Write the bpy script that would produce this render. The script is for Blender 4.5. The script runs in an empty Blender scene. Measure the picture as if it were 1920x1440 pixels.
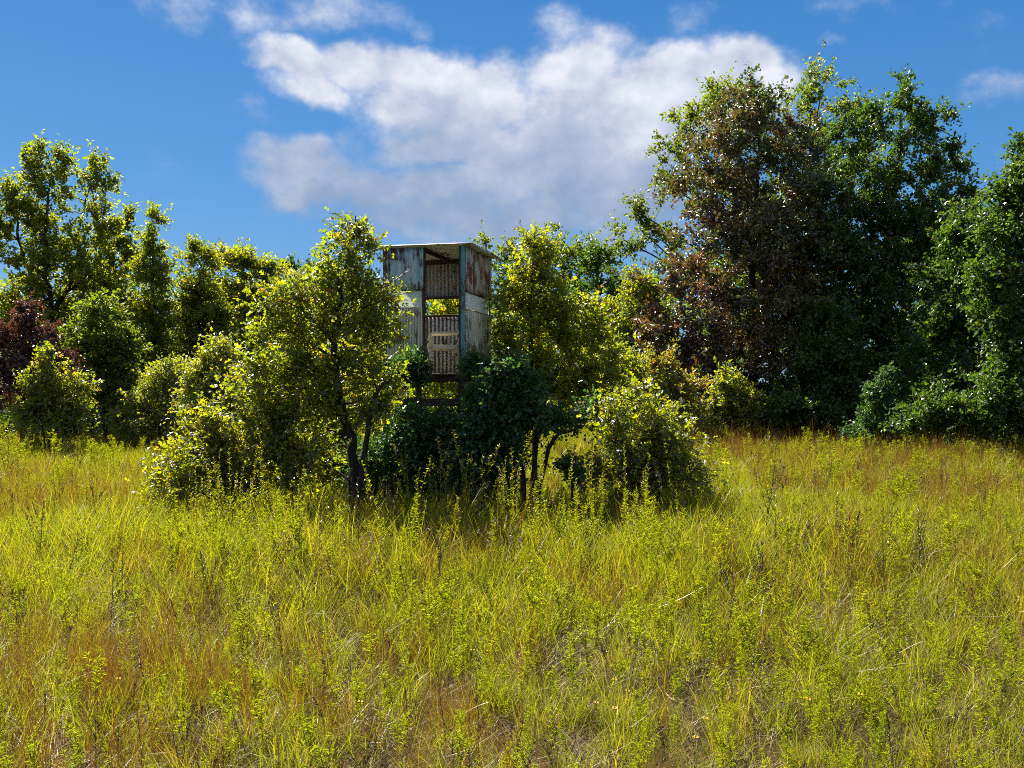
import bpy, math, random
import numpy as np
from mathutils import Vector, Euler, noise as mnoise

random.seed(7)
RNG = np.random.default_rng(7)
SC = bpy.context.scene
COL = SC.collection

# ------------------------------------------------------------------ camera, sky, sun, exposure
EYE = 2.1
FPX = 1750.0                      # focal length in pixels of the 1920 wide photograph
HOR = 740.0                       # horizon row of the photograph
cam_d = bpy.data.cameras.new('camera')
cam_d.sensor_width = 36.0
cam_d.lens = FPX / 1920.0 * 36.0
cam_d.shift_y = (HOR - 720.0) / 1920.0
cam_d.clip_start = 0.05
cam_d.clip_end = 3000.0
cam = bpy.data.objects.new('camera', cam_d)
cam.location = (0, 0, EYE)
cam.rotation_euler = (math.radians(90), 0, 0)
COL.objects.link(cam)
SC.camera = cam

SUN_AZ, SUN_EL = -37.0, 49.0      # degrees from +Y (minus = left), elevation
SUN_STRENGTH = 5.0
SKY_STRENGTH = 0.06
EXPOSURE = 1.78

az, el = math.radians(SUN_AZ), math.radians(SUN_EL)
sun_dir = Vector((math.sin(az) * math.cos(el), math.cos(az) * math.cos(el), math.sin(el)))
sun_d = bpy.data.lights.new('sun', 'SUN')
sun_d.energy = SUN_STRENGTH
sun_d.angle = math.radians(0.53)
sun_d.color = (1.0, 0.93, 0.80)
sun = bpy.data.objects.new('sun', sun_d)
sun.rotation_euler = sun_dir.to_track_quat('Z', 'Y').to_euler()
sun.location = (-30, 20, 40)
COL.objects.link(sun)

SC.view_settings.view_transform = 'Standard'
SC.view_settings.look = 'None'
SC.view_settings.exposure = EXPOSURE
SC.view_settings.gamma = 1.0
SC.view_settings.use_curve_mapping = False
SC.render.engine = 'CYCLES'
SC.cycles.max_bounces = 7
SC.cycles.diffuse_bounces = 4
SC.cycles.glossy_bounces = 2
SC.cycles.transmission_bounces = 4
SC.cycles.transparent_max_bounces = 4
SC.cycles.sample_clamp_indirect = 6.0
SC.cycles.pixel_filter_type = 'BLACKMAN_HARRIS'
SC.cycles.filter_width = 1.0
SC.cycles.use_denoising = False


class NT:
    """small helper to write node trees as expressions"""
    def __init__(self, tree):
        self.t = tree

    def node(self, typ, **kw):
        n = self.t.nodes.new(typ)
        for k, v in kw.items():
            setattr(n, k, v)
        return n

    def put(self, sock, v):
        if isinstance(v, bpy.types.NodeSocket):
            self.t.links.new(v, sock)
        elif v is not None:
            if sock.type == 'RGBA' and len(v) == 3:
                v = (*v, 1.0)
            sock.default_value = v

    def m(self, op, a, b=None, c=None, clamp=False):
        n = self.node('ShaderNodeMath', operation=op)
        n.use_clamp = clamp
        for s, v in zip(n.inputs, (a, b, c)):
            if v is not None:
                self.put(s, v)
        return n.outputs[0]

    def vm(self, op, a, b=None):
        n = self.node('ShaderNodeVectorMath', operation=op)
        self.put(n.inputs[0], a)
        if b is not None:
            self.put(n.inputs[3 if op == 'SCALE' else 1], b)
        return n.outputs[0]

    def smooth(self, x, lo, hi, tlo=0.0, thi=1.0):
        n = self.node('ShaderNodeMapRange', interpolation_type='SMOOTHSTEP')
        for s, v in zip(n.inputs, (x, lo, hi, tlo, thi)):
            self.put(s, v)
        return n.outputs[0]

    def mix(self, f, a, b, blend='MIX'):
        n = self.node('ShaderNodeMix', data_type='RGBA', blend_type=blend)
        self.put(n.inputs[0], f)
        self.put(n.inputs[6], a)
        self.put(n.inputs[7], b)
        return n.outputs[2]

    def xyz(self, x, y, z):
        n = self.node('ShaderNodeCombineXYZ')
        for s, v in zip(n.inputs, (x, y, z)):
            self.put(s, v)
        return n.outputs[0]

    def sep(self, v):
        n = self.node('ShaderNodeSeparateXYZ')
        self.put(n.inputs[0], v)
        return n.outputs

    def noise(self, vec, scale, detail=3.0, rough=0.55, out=0):
        n = self.node('ShaderNodeTexNoise')
        if vec is not None:
            self.put(n.inputs['Vector'], vec)
        n.inputs['Scale'].default_value = scale
        n.inputs['Detail'].default_value = detail
        n.inputs['Roughness'].default_value = rough
        return n.outputs[out]

    def ramp(self, fac, stops, interp='LINEAR'):
        n = self.node('ShaderNodeValToRGB')
        n.color_ramp.interpolation = interp
        e = n.color_ramp.elements
        while len(e) > 1:
            e.remove(e[-1])
        e[0].position, e[0].color = stops[0][0], (*stops[0][1], 1)
        for p, c in stops[1:]:
            x = e.new(p)
            x.color = (*c, 1)
        self.put(n.inputs[0], fac)
        return n.outputs[0]


def build_world():
    w = bpy.data.worlds.new('World')
    SC.world = w
    w.use_nodes = True
    t = w.node_tree
    t.nodes.clear()
    N = NT(t)
    out = N.node('ShaderNodeOutputWorld')
    bg = N.node('ShaderNodeBackground')
    bg.inputs['Strength'].default_value = SKY_STRENGTH
    sky = N.node('ShaderNodeTexSky', sky_type='NISHITA')
    sky.sun_disc = False
    sky.sun_elevation = el
    sky.sun_rotation = az
    sky.altitude = 200.0
    sky.air_density = 1.0
    sky.dust_density = 0.25
    sky.ozone_density = 3.0
    d = N.node('ShaderNodeTexCoord').outputs['Generated']
    x, y, z = N.sep(d)
    a = N.m('ARCTAN2', x, y)                       # azimuth from +Y
    e = N.m('ARCSINE', z)                          # elevation
    p = N.xyz(a, e, 0.0)
    # wind-torn edges
    warp = N.vm('SUBTRACT', N.noise(p, 5.0, 5.0, 0.6, 1), (0.5, 0.5, 0.5))
    warp = N.vm('SCALE', warp, 0.11)
    q = N.vm('ADD', p, warp)
    qa, qe, _ = N.sep(q)

    def px(u, v):
        return math.atan((u - 960) / FPX), math.atan((HOR - v) / FPX)
    blobs = [  # cumulus bank: column, row, half width, half height, weight
        (560, 135, 90, 40, .95), (670, 130, 110, 46, 1.0), (770, 125, 70, 36, .9), (570, 190, 80, 42, .85), (800, 195, 150, 70, 1.0), (930, 195, 90, 60, .9), (890, 140, 110, 46, .88), (1090, 140, 100, 62, .92),
        (1130, 80, 60, 36, .62), (1230, 145, 130, 52, 1.0), (1370, 130, 95, 46, .95), (1440, 170, 60, 50, .7), (1160, 230, 260, 90, 1.0), (900, 275, 190, 66, .9),
        (1060, 310, 250, 70, 1.0), (1150, 370, 210, 60, .92), (870, 370, 200, 55, .82), (960, 415, 300, 44, .78), (545, 335, 80, 50, .85), (490, 315, 50, 28, .66), (610, 350, 70, 46, .74), (590, 385, 90, 34, .80),
        (650, 300, 60, 40, .46), (455, 245, 50, 30, .42), (700, 375, 90, 50, .80), (1035, 60, 55, 46, .44), (620, 395, 130, 36, .46), (780, 420, 220, 40, .66),
        (350, 45, 90, 46, .58), (470, 55, 100, 46, .54), (620, 30, 130, 40, .54), (930, 450, 330, 42, .60), (1180, 440, 160, 50, .62), (1300, 35, 80, 32, .36), (1900, 240, 70, 30, .42), (1850, 330, 110, 60, .34),
        (1570, 92, 50, 10, .30), (1560, 20, 90, 18, .27), (780, 60, 36, 18, .32), (1600, 180, 120, 60, .24), (1250, 430, 200, 36, .55), (1480, 330, 180, 90, .40)]
    mask = None
    for (u, v, ru, rv, wt) in blobs:
        ca, ce = px(u, v)
        dx = N.m('MULTIPLY', N.m('SUBTRACT', qa, ca), FPX / ru)
        dy = N.m('MULTIPLY', N.m('SUBTRACT', qe, ce), FPX / rv)
        r2 = N.m('ADD', N.m('MULTIPLY', dx, dx), N.m('MULTIPLY', dy, dy))
        g = N.m('MULTIPLY', N.m('EXPONENT', N.m('MULTIPLY', N.m('POWER', r2, 1.4), -0.7)), wt)
        mask = g if mask is None else N.m('SMOOTH_MAX', mask, g, 0.12)
    # fair weather clouds round the unseen sky, thickened to lift the shade
    zz = N.m('MAXIMUM', z, 0.06)
    flat = N.xyz(N.m('DIVIDE', x, zz), N.m('DIVIDE', y, zz), 0.0)
    far = N.smooth(N.noise(flat, 0.55, 4.0, 0.55), 0.44, 0.62, 0.0, 0.95)
    ax = N.m('ABSOLUTE', a)
    outside = N.m('MAXIMUM', N.smooth(ax, 0.62, 0.95), N.smooth(e, 0.47, 0.70))
    mask = N.m('MAXIMUM', mask, N.m('MULTIPLY', far, outside))
    ps = N.vm('MULTIPLY', p, (1.0, 1.25, 1.0))
    f1 = N.noise(ps, 12.0, 10.0, 0.62)
    g1 = N.noise(ps, 7.0, 3.5, 0.5)
    g2 = N.noise(N.vm('ADD', ps, (-0.012, 0.030, 0.0)), 7.0, 3.5, 0.5)     # towards the sun
    dens = N.m('ADD', mask, N.m('MULTIPLY', N.m('SUBTRACT', f1, 0.5), 1.30))
    alpha = N.smooth(dens, 0.20, N.m('SUBTRACT', 1.08, N.m('MULTIPLY', mask, 0.36)))
    lit = N.m('MULTIPLY', N.m('SUBTRACT', g1, g2), 1.1)
    big = N.m('SUBTRACT', N.noise(p, 3.2, 3.0), 0.5)
    # tall bright heads, grey flat bases
    hgt = N.smooth(N.m('ADD', e, N.m('MULTIPLY', big, 0.10)), px(0, 420)[1], px(0, 140)[1])
    br = N.m('ADD', N.m('ADD', 0.36, N.m('MULTIPLY', hgt, 0.46)), N.m('ADD', lit, N.m('MULTIPLY', N.m('SUBTRACT', f1, .5), 0.95)))
    ccol = N.ramp(br, [(0.0, (1.1, 1.6, 2.5)), (0.38, (1.65, 2.1, 3.0)), (0.66, (2.5, 2.85, 3.6)), (0.95, (4.3, 4.4, 4.8))])
    hs = N.node('ShaderNodeHueSaturation')
    hs.inputs['Hue'].default_value = 0.502
    hs.inputs['Saturation'].default_value = 1.25
    hs.inputs['Value'].default_value = 0.54
    N.put(hs.inputs['Color'], sky.outputs[0])
    # clear dry air: the deep blue holds nearly down to the trees
    deep = N.ramp(N.smooth(e, 0.0, 0.9), [(0.0, (.70, 1.85, 3.5)), (0.15, (.40, 1.52, 3.4)), (0.45, (.20, 1.10, 3.0)), (1.0, (.11, .64, 2.0))])
    skyc = N.mix(0.74, hs.outputs[0], deep)
    col = N.mix(N.m('MULTIPLY', alpha, 0.97), skyc, ccol)
    N.put(bg.inputs['Color'], col)
    t.links.new(bg.outputs[0], out.inputs[0])
    w.cycles.sampling_method = 'MANUAL'
    w.cycles.sample_map_resolution = 512


build_world()

# ------------------------------------------------------------------ helpers


def gh(x, y):
    """height of the field"""
    v = 0.16 * mnoise.noise((x * 0.09 + 3.1, y * 0.09, 0.4)) + 0.07 * mnoise.noise((x * 0.35, y * 0.35, 4.0))
    return v


def at(px, D):
    return (px - 960.0) / FPX * D


def hz(py, D):
    return EYE + (HOR - py) / FPX * D


def set_props(o, label=None, cat=None, group=None, kind=None):
    if label:
        o['label'] = label
    if cat:
        o['category'] = cat
    if group:
        o['group'] = group
    if kind:
        o['kind'] = kind
    return o


def empty(name, loc, rz=0.0, label=None, cat=None, group=None):
    o = bpy.data.objects.new(name, None)
    o.empty_display_size = 0.3
    o.location = loc
    o.rotation_euler = (0, 0, rz)
    COL.objects.link(o)
    return set_props(o, label, cat, group)


def np_mesh(name, verts, tris, mats, mat_idx=None, attrs=None, smooth=False):
    verts = np.ascontiguousarray(verts, np.float32).reshape(-1, 3)
    tris = np.ascontiguousarray(tris, np.int32)
    k = tris.shape[1]
    me = bpy.data.meshes.new(name)
    me.vertices.add(len(verts))
    me.vertices.foreach_set('co', verts.ravel())
    me.loops.add(tris.size)
    me.loops.foreach_set('vertex_index', tris.ravel())
    me.polygons.add(len(tris))
    me.polygons.foreach_set('loop_start', np.arange(0, tris.size, k, dtype=np.int32))
    me.polygons.foreach_set('use_smooth', np.full(len(tris), smooth, dtype=bool))
    for mt in mats:
        me.materials.append(mt)
    if mat_idx is not None:
        me.polygons.foreach_set('material_index', np.ascontiguousarray(mat_idx, np.int32))
    me.update(calc_edges=True)
    for nm, arr in (attrs or {}).items():
        at_ = me.attributes.new(nm, 'FLOAT', 'POINT')
        at_.data.foreach_set('value', np.ascontiguousarray(arr, np.float32))
    me.validate()
    return me


def obj(name, me, parent=None, loc=None, rot=None, link=True):
    o = bpy.data.objects.new(name, me)
    if link:
        COL.objects.link(o)
    if parent is not None:
        o.parent = parent
    if loc is not None:
        o.location = loc
    if rot is not None:
        o.rotation_euler = rot
    return o


def norm(v):
    return v / np.maximum(np.linalg.norm(v, axis=-1, keepdims=True), 1e-9)


class Geo:
    """collects vertex and triangle arrays with per-vertex attributes"""
    def __init__(self):
        self.v, self.f, self.mi, self.at, self.n = [], [], [], {}, 0

    def add(self, v, f, mi=0, **attrs):
        v = np.asarray(v, float).reshape(-1, 3)
        f = np.asarray(f, int).reshape(-1, 3)
        self.v.append(v)
        self.f.append(f + self.n)
        self.mi.append(np.full(len(f), mi))
        for k in set(self.at) | set(attrs):
            lst = self.at.setdefault(k, [])
            have = sum(len(q) for q in lst)
            if have < self.n:
                lst.append(np.zeros(self.n - have))
            if k in attrs:
                lst.append(np.broadcast_to(np.asarray(attrs[k], float), (len(v),)).copy())
            else:
                lst.append(np.zeros(len(v)))
        self.n += len(v)

    def mesh(self, name, mats, smooth=False):
        return np_mesh(name, np.concatenate(self.v), np.concatenate(self.f), mats, np.concatenate(self.mi),
                       {k: np.concatenate(q) for k, q in self.at.items()}, smooth)


def tube_arrays(P0, P1, P2, r0, r1, nseg=3, k=3):
    """N tapering tubes along quadratic curves"""
    P0, P1, P2 = (np.asarray(p, float).reshape(-1, 3) for p in (P0, P1, P2))
    n = len(P0)
    r0 = np.broadcast_to(np.asarray(r0, float), (n,))
    r1 = np.broadcast_to(np.asarray(r1, float), (n,))
    t = np.linspace(0, 1, nseg + 1)
    c = ((1 - t) ** 2)[None, :, None] * P0[:, None] + (2 * t * (1 - t))[None, :, None] * P1[:, None] + (t ** 2)[None, :, None] * P2[:, None]
    d = norm(np.gradient(c, axis=1))
    ref = np.where(np.abs(d[..., 2:3]) > 0.85, np.array([1.0, 0, 0]), np.array([0, 0, 1.0]))
    a = norm(np.cross(d, ref))
    b = np.cross(d, a)
    ang = np.arange(k) * 2 * np.pi / k
    r = r0[:, None] + (r1 - r0)[:, None] * t[None]
    ring = a[:, :, None] * np.cos(ang)[None, None, :, None] + b[:, :, None] * np.sin(ang)[None, None, :, None]
    v = c[:, :, None] + ring * r[:, :, None, None]
    idx = np.arange(n * (nseg + 1) * k).reshape(n, nseg + 1, k)
    i0, i1 = idx[:, :-1], idx[:, 1:]
    j0, j1 = np.roll(i0, -1, 2), np.roll(i1, -1, 2)
    f = np.concatenate([np.stack([i0, j0, j1], -1).reshape(-1, 3), np.stack([i0, j1, i1], -1).reshape(-1, 3)])
    return v.reshape(-1, 3), f


def poly_tube(pts, radii, k=7, wob=0.0, rng=RNG):
    """one tube along a polyline, with a little bark swelling"""
    pts = np.asarray(pts, float)
    n = len(pts)
    d = norm(np.gradient(pts, axis=0))
    ref = np.array([0.9, 0.3, 0.1])
    a = norm(np.cross(d, ref))
    b = np.cross(d, a)
    ang = np.arange(k) * 2 * np.pi / k
    rr = np.asarray(radii)[:, None] * (1 + wob * rng.standard_normal((n, k)))
    v = pts[:, None] + (a[:, None] * np.cos(ang)[None, :, None] + b[:, None] * np.sin(ang)[None, :, None]) * rr[..., None]
    idx = np.arange(n * k).reshape(n, k)
    i0, i1 = idx[:-1], idx[1:]
    j0, j1 = np.roll(i0, -1, 1), np.roll(i1, -1, 1)
    f = np.concatenate([np.stack([i0, j0, j1], -1).reshape(-1, 3), np.stack([i0, j1, i1], -1).reshape(-1, 3)])
    return v.reshape(-1, 3), f


def catmull(pts, per=5):
    pts = [np.asarray(p, float) for p in pts]
    P = [2 * pts[0] - pts[1]] + pts + [2 * pts[-1] - pts[-2]]
    out = []
    for i in range(1, len(P) - 2):
        for s in range(per):
            t = s / per
            out.append(0.5 * ((2 * P[i]) + (-P[i - 1] + P[i + 1]) * t + (2 * P[i - 1] - 5 * P[i] + 4 * P[i + 1] - P[i + 2]) * t ** 2
                              + (-P[i - 1] + 3 * P[i] - 3 * P[i + 1] + P[i + 2]) * t ** 3))
    out.append(pts[-1])
    return np.array(out)


LEAF = {  # outline (across, along, lift) and triangles
    'oval': (np.array([[0, 0, 0], [-.5, .5, .10], [.5, .5, .10], [0, 1, -.05]], float), np.array([[0, 3, 1], [0, 2, 3]])),
    'oak': (np.array([[0, 0, 0], [0, .42, 0], [0, 1, -.10], [-.52, .40, .10], [.52, .40, .10], [-.42, .80, .02], [.42, .80, .02]], float),
            np.array([[0, 1, 3], [0, 4, 1], [1, 2, 5], [1, 6, 2]])),
    'round': (np.array([[0, 0, 0], [-.5, .35, .08], [.5, .35, .08], [-.38, .78, .04], [.38, .78, .04], [0, 1, -.06]], float),
              np.array([[0, 3, 1], [0, 5, 3], [0, 4, 5], [0, 2, 4]])),
    'lance': (np.array([[0, 0, 0], [-.5, .4, .05], [.5, .4, .05], [0, 1, -.25]], float), np.array([[0, 3, 1], [0, 2, 3]])),
}


def leaf_arrays(P, D, Nn, length, width, shape):
    """leaves at P along D with face normal near Nn"""
    tv, tf = LEAF[shape]
    n = len(P)
    D = norm(D)
    X = norm(np.cross(D, Nn))
    Z = np.cross(X, D)
    L = np.broadcast_to(np.asarray(length, float), (n,))[:, None, None]
    W = np.broadcast_to(np.asarray(width, float), (n,))[:, None, None]
    v = P[:, None] + X[:, None] * tv[None, :, 0:1] * W + D[:, None] * tv[None, :, 1:2] * L + Z[:, None] * tv[None, :, 2:3] * L
    f = (tf[None] + (np.arange(n) * len(tv))[:, None, None]).reshape(-1, 3)
    return v.reshape(-1, 3), f, len(tv)


# ------------------------------------------------------------------ materials
MATS = {}


def new_mat(name):
    m = bpy.data.materials.new(name)
    m.use_nodes = True
    m.node_tree.nodes.clear()
    N = NT(m.node_tree)
    out = N.node('ShaderNodeOutputMaterial')
    MATS[name] = m
    return m, N, out


def principled(N, base, rough=0.5, spec=0.5, metallic=0.0, normal=None, coat=0.0):
    b = N.node('ShaderNodeBsdfPrincipled')
    N.put(b.inputs['Base Color'], base)
    N.put(b.inputs['Roughness'], rough)
    N.put(b.inputs['Specular IOR Level'], spec)
    N.put(b.inputs['Metallic'], metallic)
    if normal is not None:
        N.put(b.inputs['Normal'], normal)
    if coat:
        b.inputs['Coat Weight'].default_value = coat
        b.inputs['Coat Roughness'].default_value = .33
    return b.outputs[0]


def attr(N, name):
    n = N.node('ShaderNodeAttribute')
    n.attribute_name = name
    return n.outputs['Fac']


def leaf_mat(name, stops, brown, tr_gain=(2.1, 2.3, 0.7), tr=0.45, rough=0.34, spec=0.5, coat=0.0):
    """leaf: waxy reflecting face, light shining through from behind"""
    m, N, out = new_mat(name)
    c = N.ramp(attr(N, 'rnd'), stops)
    c = N.mix(attr(N, 'tint'), c, brown)
    s1 = principled(N, c, rough, spec, coat=coat)
    tc = N.mix(1.0, c, tr_gain, 'MULTIPLY')
    tb = N.node('ShaderNodeBsdfTranslucent')
    N.put(tb.inputs['Color'], tc)
    mx = N.node('ShaderNodeMixShader')
    mx.inputs[0].default_value = tr
    m.node_tree.links.new(s1, mx.inputs[1])
    m.node_tree.links.new(tb.outputs[0], mx.inputs[2])
    m.node_tree.links.new(mx.outputs[0], out.inputs[0])
    return m


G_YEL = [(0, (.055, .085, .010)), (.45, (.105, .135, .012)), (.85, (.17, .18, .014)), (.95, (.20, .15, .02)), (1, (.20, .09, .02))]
G_MID = [(0, (.036, .064, .010)), (.5, (.075, .108, .012)), (.9, (.125, .145, .014)), (1, (.16, .12, .02))]
G_DARK = [(0, (.020, .050, .014)), (.5, (.040, .078, .014)), (.92, (.072, .108, .015)), (1, (.10, .09, .02))]
G_TEAL = [(0, (.020, .060, .030)), (.6, (.036, .088, .032)), (1, (.075, .12, .025))]
G_RED = [(0, (.060, .026, .022)), (.5, (.095, .040, .028)), (1, (.10, .065, .03))]
BROWN = (.125, .040, .028)
G_OLIVE = [(0, (.052, .080, .011)), (.5, (.105, .130, .013)), (.9, (.165, .170, .016)), (1, (.16, .10, .02))]
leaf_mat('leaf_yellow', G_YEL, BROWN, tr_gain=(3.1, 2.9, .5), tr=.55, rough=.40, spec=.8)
leaf_mat('leaf_mid', G_MID, BROWN, tr_gain=(2.6, 2.6, .6), tr=.5, rough=.40, spec=.7)
leaf_mat('leaf_dark', G_DARK, BROWN, tr_gain=(2.4, 2.5, .6), tr=.42, rough=.40, spec=.7)
leaf_mat('leaf_oak', G_DARK, BROWN, tr=.34, rough=.42, spec=.9, coat=.8)
leaf_mat('leaf_gloss', [(0, (.045, .068, .010)), (.5, (.09, .115, .012)), (.9, (.15, .155, .014)), (1, (.19, .11, .02))], BROWN, tr_gain=(3.3, 3.0, .5), tr=.58, rough=.46, spec=1.0, coat=.7)
leaf_mat('leaf_olive', G_OLIVE, BROWN, tr_gain=(2.9, 2.8, .5), tr=.54, rough=.42, spec=.8)
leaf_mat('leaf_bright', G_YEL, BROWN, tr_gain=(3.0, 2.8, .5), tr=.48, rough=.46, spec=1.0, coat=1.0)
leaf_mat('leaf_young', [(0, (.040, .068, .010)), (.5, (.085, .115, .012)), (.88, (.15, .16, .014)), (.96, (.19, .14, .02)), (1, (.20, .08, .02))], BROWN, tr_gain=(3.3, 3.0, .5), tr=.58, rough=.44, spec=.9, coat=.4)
leaf_mat('leaf_teal', G_TEAL, BROWN, tr_gain=(2.4, 2.4, .8), tr=.40, rough=.42, spec=.6)
leaf_mat('leaf_red', G_RED, BROWN, tr_gain=(1.6, 1.2, .9), tr=.35, rough=.42, spec=.8)


def bark_mat():
    m, N, out = new_mat('bark')
    tc = N.node('ShaderNodeTexCoord').outputs['Object']
    v = N.vm('MULTIPLY', tc, (9.0, 9.0, 1.6))
    n1 = N.noise(v, 1.6, 5.0, 0.65)
    c = N.ramp(n1, [(.3, (.012, .009, .007)), (.55, (.034, .026, .020)), (.8, (.075, .060, .048))])
    bp = N.node('ShaderNodeBump')
    bp.inputs['Strength'].default_value = 0.7
    bp.inputs['Distance'].default_value = 0.02
    N.put(bp.inputs['Height'], n1)
    m.node_tree.links.new(principled(N, c, 0.9, 0.2, 0, bp.outputs[0]), out.inputs[0])
    return m


bark_mat()


def blade_mat(name, stops, tr=.5, gain=(1.72, 1.72, .5), rough=.40, spec=.3):
    m, N, out = new_mat(name)
    oi = N.node('ShaderNodeObjectInfo').outputs['Random']
    r = N.m('FRACT', N.m('ADD', attr(N, 'rnd'), N.m('MULTIPLY', oi, 0.35)))
    c = N.ramp(r, stops)
    s1 = principled(N, c, rough, spec)
    tb = N.node('ShaderNodeBsdfTranslucent')
    N.put(tb.inputs['Color'], N.mix(1.0, c, gain, 'MULTIPLY'))
    mx = N.node('ShaderNodeMixShader')
    mx.inputs[0].default_value = tr
    m.node_tree.links.new(s1, mx.inputs[1])
    m.node_tree.links.new(tb.outputs[0], mx.inputs[2])
    m.node_tree.links.new(mx.outputs[0], out.inputs[0])
    return m


blade_mat('grass_green', [(0, (.085, .118, .010)), (.4, (.165, .188, .012)), (.74, (.25, .235, .018)), (.90, (.29, .20, .04)), (1, (.22, .12, .03))])
blade_mat('grass_straw', [(0, (.045, .026, .013)), (.40, (.10, .056, .026)), (.68, (.19, .115, .050)), (.86, (.34, .24, .11)), (.95, (.66, .57, .42)), (1, (.70, .62, .48))], tr=.25, gain=(1.2, 1.1, .9))
blade_mat('grass_rust', [(0, (.085, .034, .014)), (.4, (.15, .064, .018)), (.75, (.21, .115, .02)), (1, (.19, .17, .02))], tr=.35, gain=(1.4, 1.2, .8))
blade_mat('weed_leaf', [(0, (.13, .165, .014)), (.5, (.21, .235, .014)), (.9, (.30, .285, .02)), (1, (.30, .18, .03))], tr=.52, gain=(1.65, 1.7, .5))
blade_mat('weed_dark', [(0, (.030, .022, .016)), (.5, (.065, .045, .030)), (1, (.13, .095, .06))], tr=.1, gain=(1, 1, 1))
blade_mat('stalk_pale', [(0, (.22, .16, .09)), (.6, (.38, .30, .19)), (1, (.56, .49, .36))], tr=.15, gain=(1, 1, 1))
blade_mat('petal', [(0, (.55, .27, .02)), (1, (.70, .45, .03))], tr=.3, gain=(1.1, 1.1, 1))


def ground_mat():
    m, N, out = new_mat('ground_thatch')
    tc = N.node('ShaderNodeTexCoord').outputs['Object']
    n1 = N.noise(tc, 0.35, 4.0)
    n2 = N.noise(tc, 14.0, 6.0, 0.7)
    c = N.ramp(n2, [(.3, (.018, .012, .007)), (.5, (.045, .028, .014)), (.75, (.10, .066, .030))])
    c = N.mix(N.smooth(n1, .40, .62), c, N.mix(0.55, c, (.07, .085, .012)))
    bp = N.node('ShaderNodeBump')
    bp.inputs['Strength'].default_value = 1.0
    bp.inputs['Distance'].default_value = 0.05
    N.put(bp.inputs['Height'], n2)
    m.node_tree.links.new(principled(N, c, 0.95, 0.1, 0, bp.outputs[0]), out.inputs[0])
    return m


ground_mat()


def sheet_mat(name, paint, pale, rust, amount, seed, streak=1.0, rib_shade=None):
    """painted or galvanised sheet iron with rust running down it"""
    m, N, out = new_mat(name)
    tc = N.node('ShaderNodeTexCoord').outputs['Object']
    tc = N.vm('ADD', tc, (seed * 3.7, seed * 1.9, seed * 0.8))
    st = N.vm('MULTIPLY', tc, (22.0, 22.0, 2.4 / streak))
    s1 = N.noise(st, 1.0, 6.0, 0.65)
    big = N.noise(tc, 2.6, 3.0)
    fine = N.noise(tc, 55.0, 4.0, 0.7)
    f = N.m('ADD', N.m('ADD', s1, N.m('MULTIPLY', N.m('SUBTRACT', big, .5), .9)), N.m('MULTIPLY', N.m('SUBTRACT', fine, .5), .35))
    base = N.mix(N.smooth(N.noise(st, 0.6, 4.0), .35, .65), paint, pale)
    dark = N.mix(N.smooth(fine, .3, .7), rust, tuple(v * .45 for v in rust))
    k = N.smooth(f, .62 - amount * .25, .72 - amount * .20)
    c = N.mix(k, base, dark)
    if rib_shade:      # shading of the ribs painted as dark stripes along their valleys
        period, amt, axis = (*rib_shade, 0)[:3]
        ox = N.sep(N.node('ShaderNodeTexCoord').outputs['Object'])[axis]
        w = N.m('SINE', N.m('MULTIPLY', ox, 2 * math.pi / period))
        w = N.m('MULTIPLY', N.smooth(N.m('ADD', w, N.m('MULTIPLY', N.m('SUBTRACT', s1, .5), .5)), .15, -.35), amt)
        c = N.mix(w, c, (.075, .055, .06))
    rgh = N.m('ADD', .48, N.m('MULTIPLY', k, .4))
    bp = N.node('ShaderNodeBump')
    bp.inputs['Strength'].default_value = 0.35
    bp.inputs['Distance'].default_value = 0.004
    N.put(bp.inputs['Height'], f)
    m.node_tree.links.new(principled(N, c, rgh, .4, 0, bp.outputs[0]), out.inputs[0])
    return m


sheet_mat('sheet_blue', (.24, .36, .36), (.42, .52, .50), (.13, .05, .05), .62, 1.0)
sheet_mat('sheet_pale', (.47, .47, .36), (.62, .61, .48), (.21, .115, .06), .58, 2.0, rib_shade=(.048, .40))
sheet_mat('sheet_red', (.40, .45, .40), (.36, .25, .20), (.20, .055, .035), .68, 3.0)
sheet_mat('sheet_green', (.46, .45, .31), (.58, .56, .40), (.20, .12, .06), .52, 4.0, rib_shade=(.10, .35, 1))
sheet_mat('sheet_grey', (.40, .37, .34), (.30, .27, .24), (.12, .070, .05), .10, 5.0, rib_shade=(.068, .55))
sheet_mat('sheet_roof', (.42, .45, .47), (.56, .58, .60), (.15, .08, .055), .35, 6.0)
sheet_mat('sheet_back', (.62, .60, .58), (.72, .70, .68), (.13, .08, .065), .02, 7.0, rib_shade=(.072, .9))
sheet_mat('paint_teal', (.050, .22, .26), (.14, .28, .30), (.13, .09, .07), .45, 8.0)


def wood_mat(name, a, b):
    m, N, out = new_mat(name)
    tc = N.node('ShaderNodeTexCoord').outputs['Object']
    n1 = N.noise(N.vm('MULTIPLY', tc, (30, 30, 3.5)), 1.0, 6.0, 0.65)
    c = N.ramp(n1, [(.3, a), (.7, b)])
    bp = N.node('ShaderNodeBump')
    bp.inputs['Strength'].default_value = 0.5
    bp.inputs['Distance'].default_value = 0.006
    N.put(bp.inputs['Height'], n1)
    m.node_tree.links.new(principled(N, c, .85, .25, 0, bp.outputs[0]), out.inputs[0])


wood_mat('wood_dark', (.035, .020, .017), (.085, .050, .040))
wood_mat('wood_grey', (.10, .085, .07), (.24, .205, .17))


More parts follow.
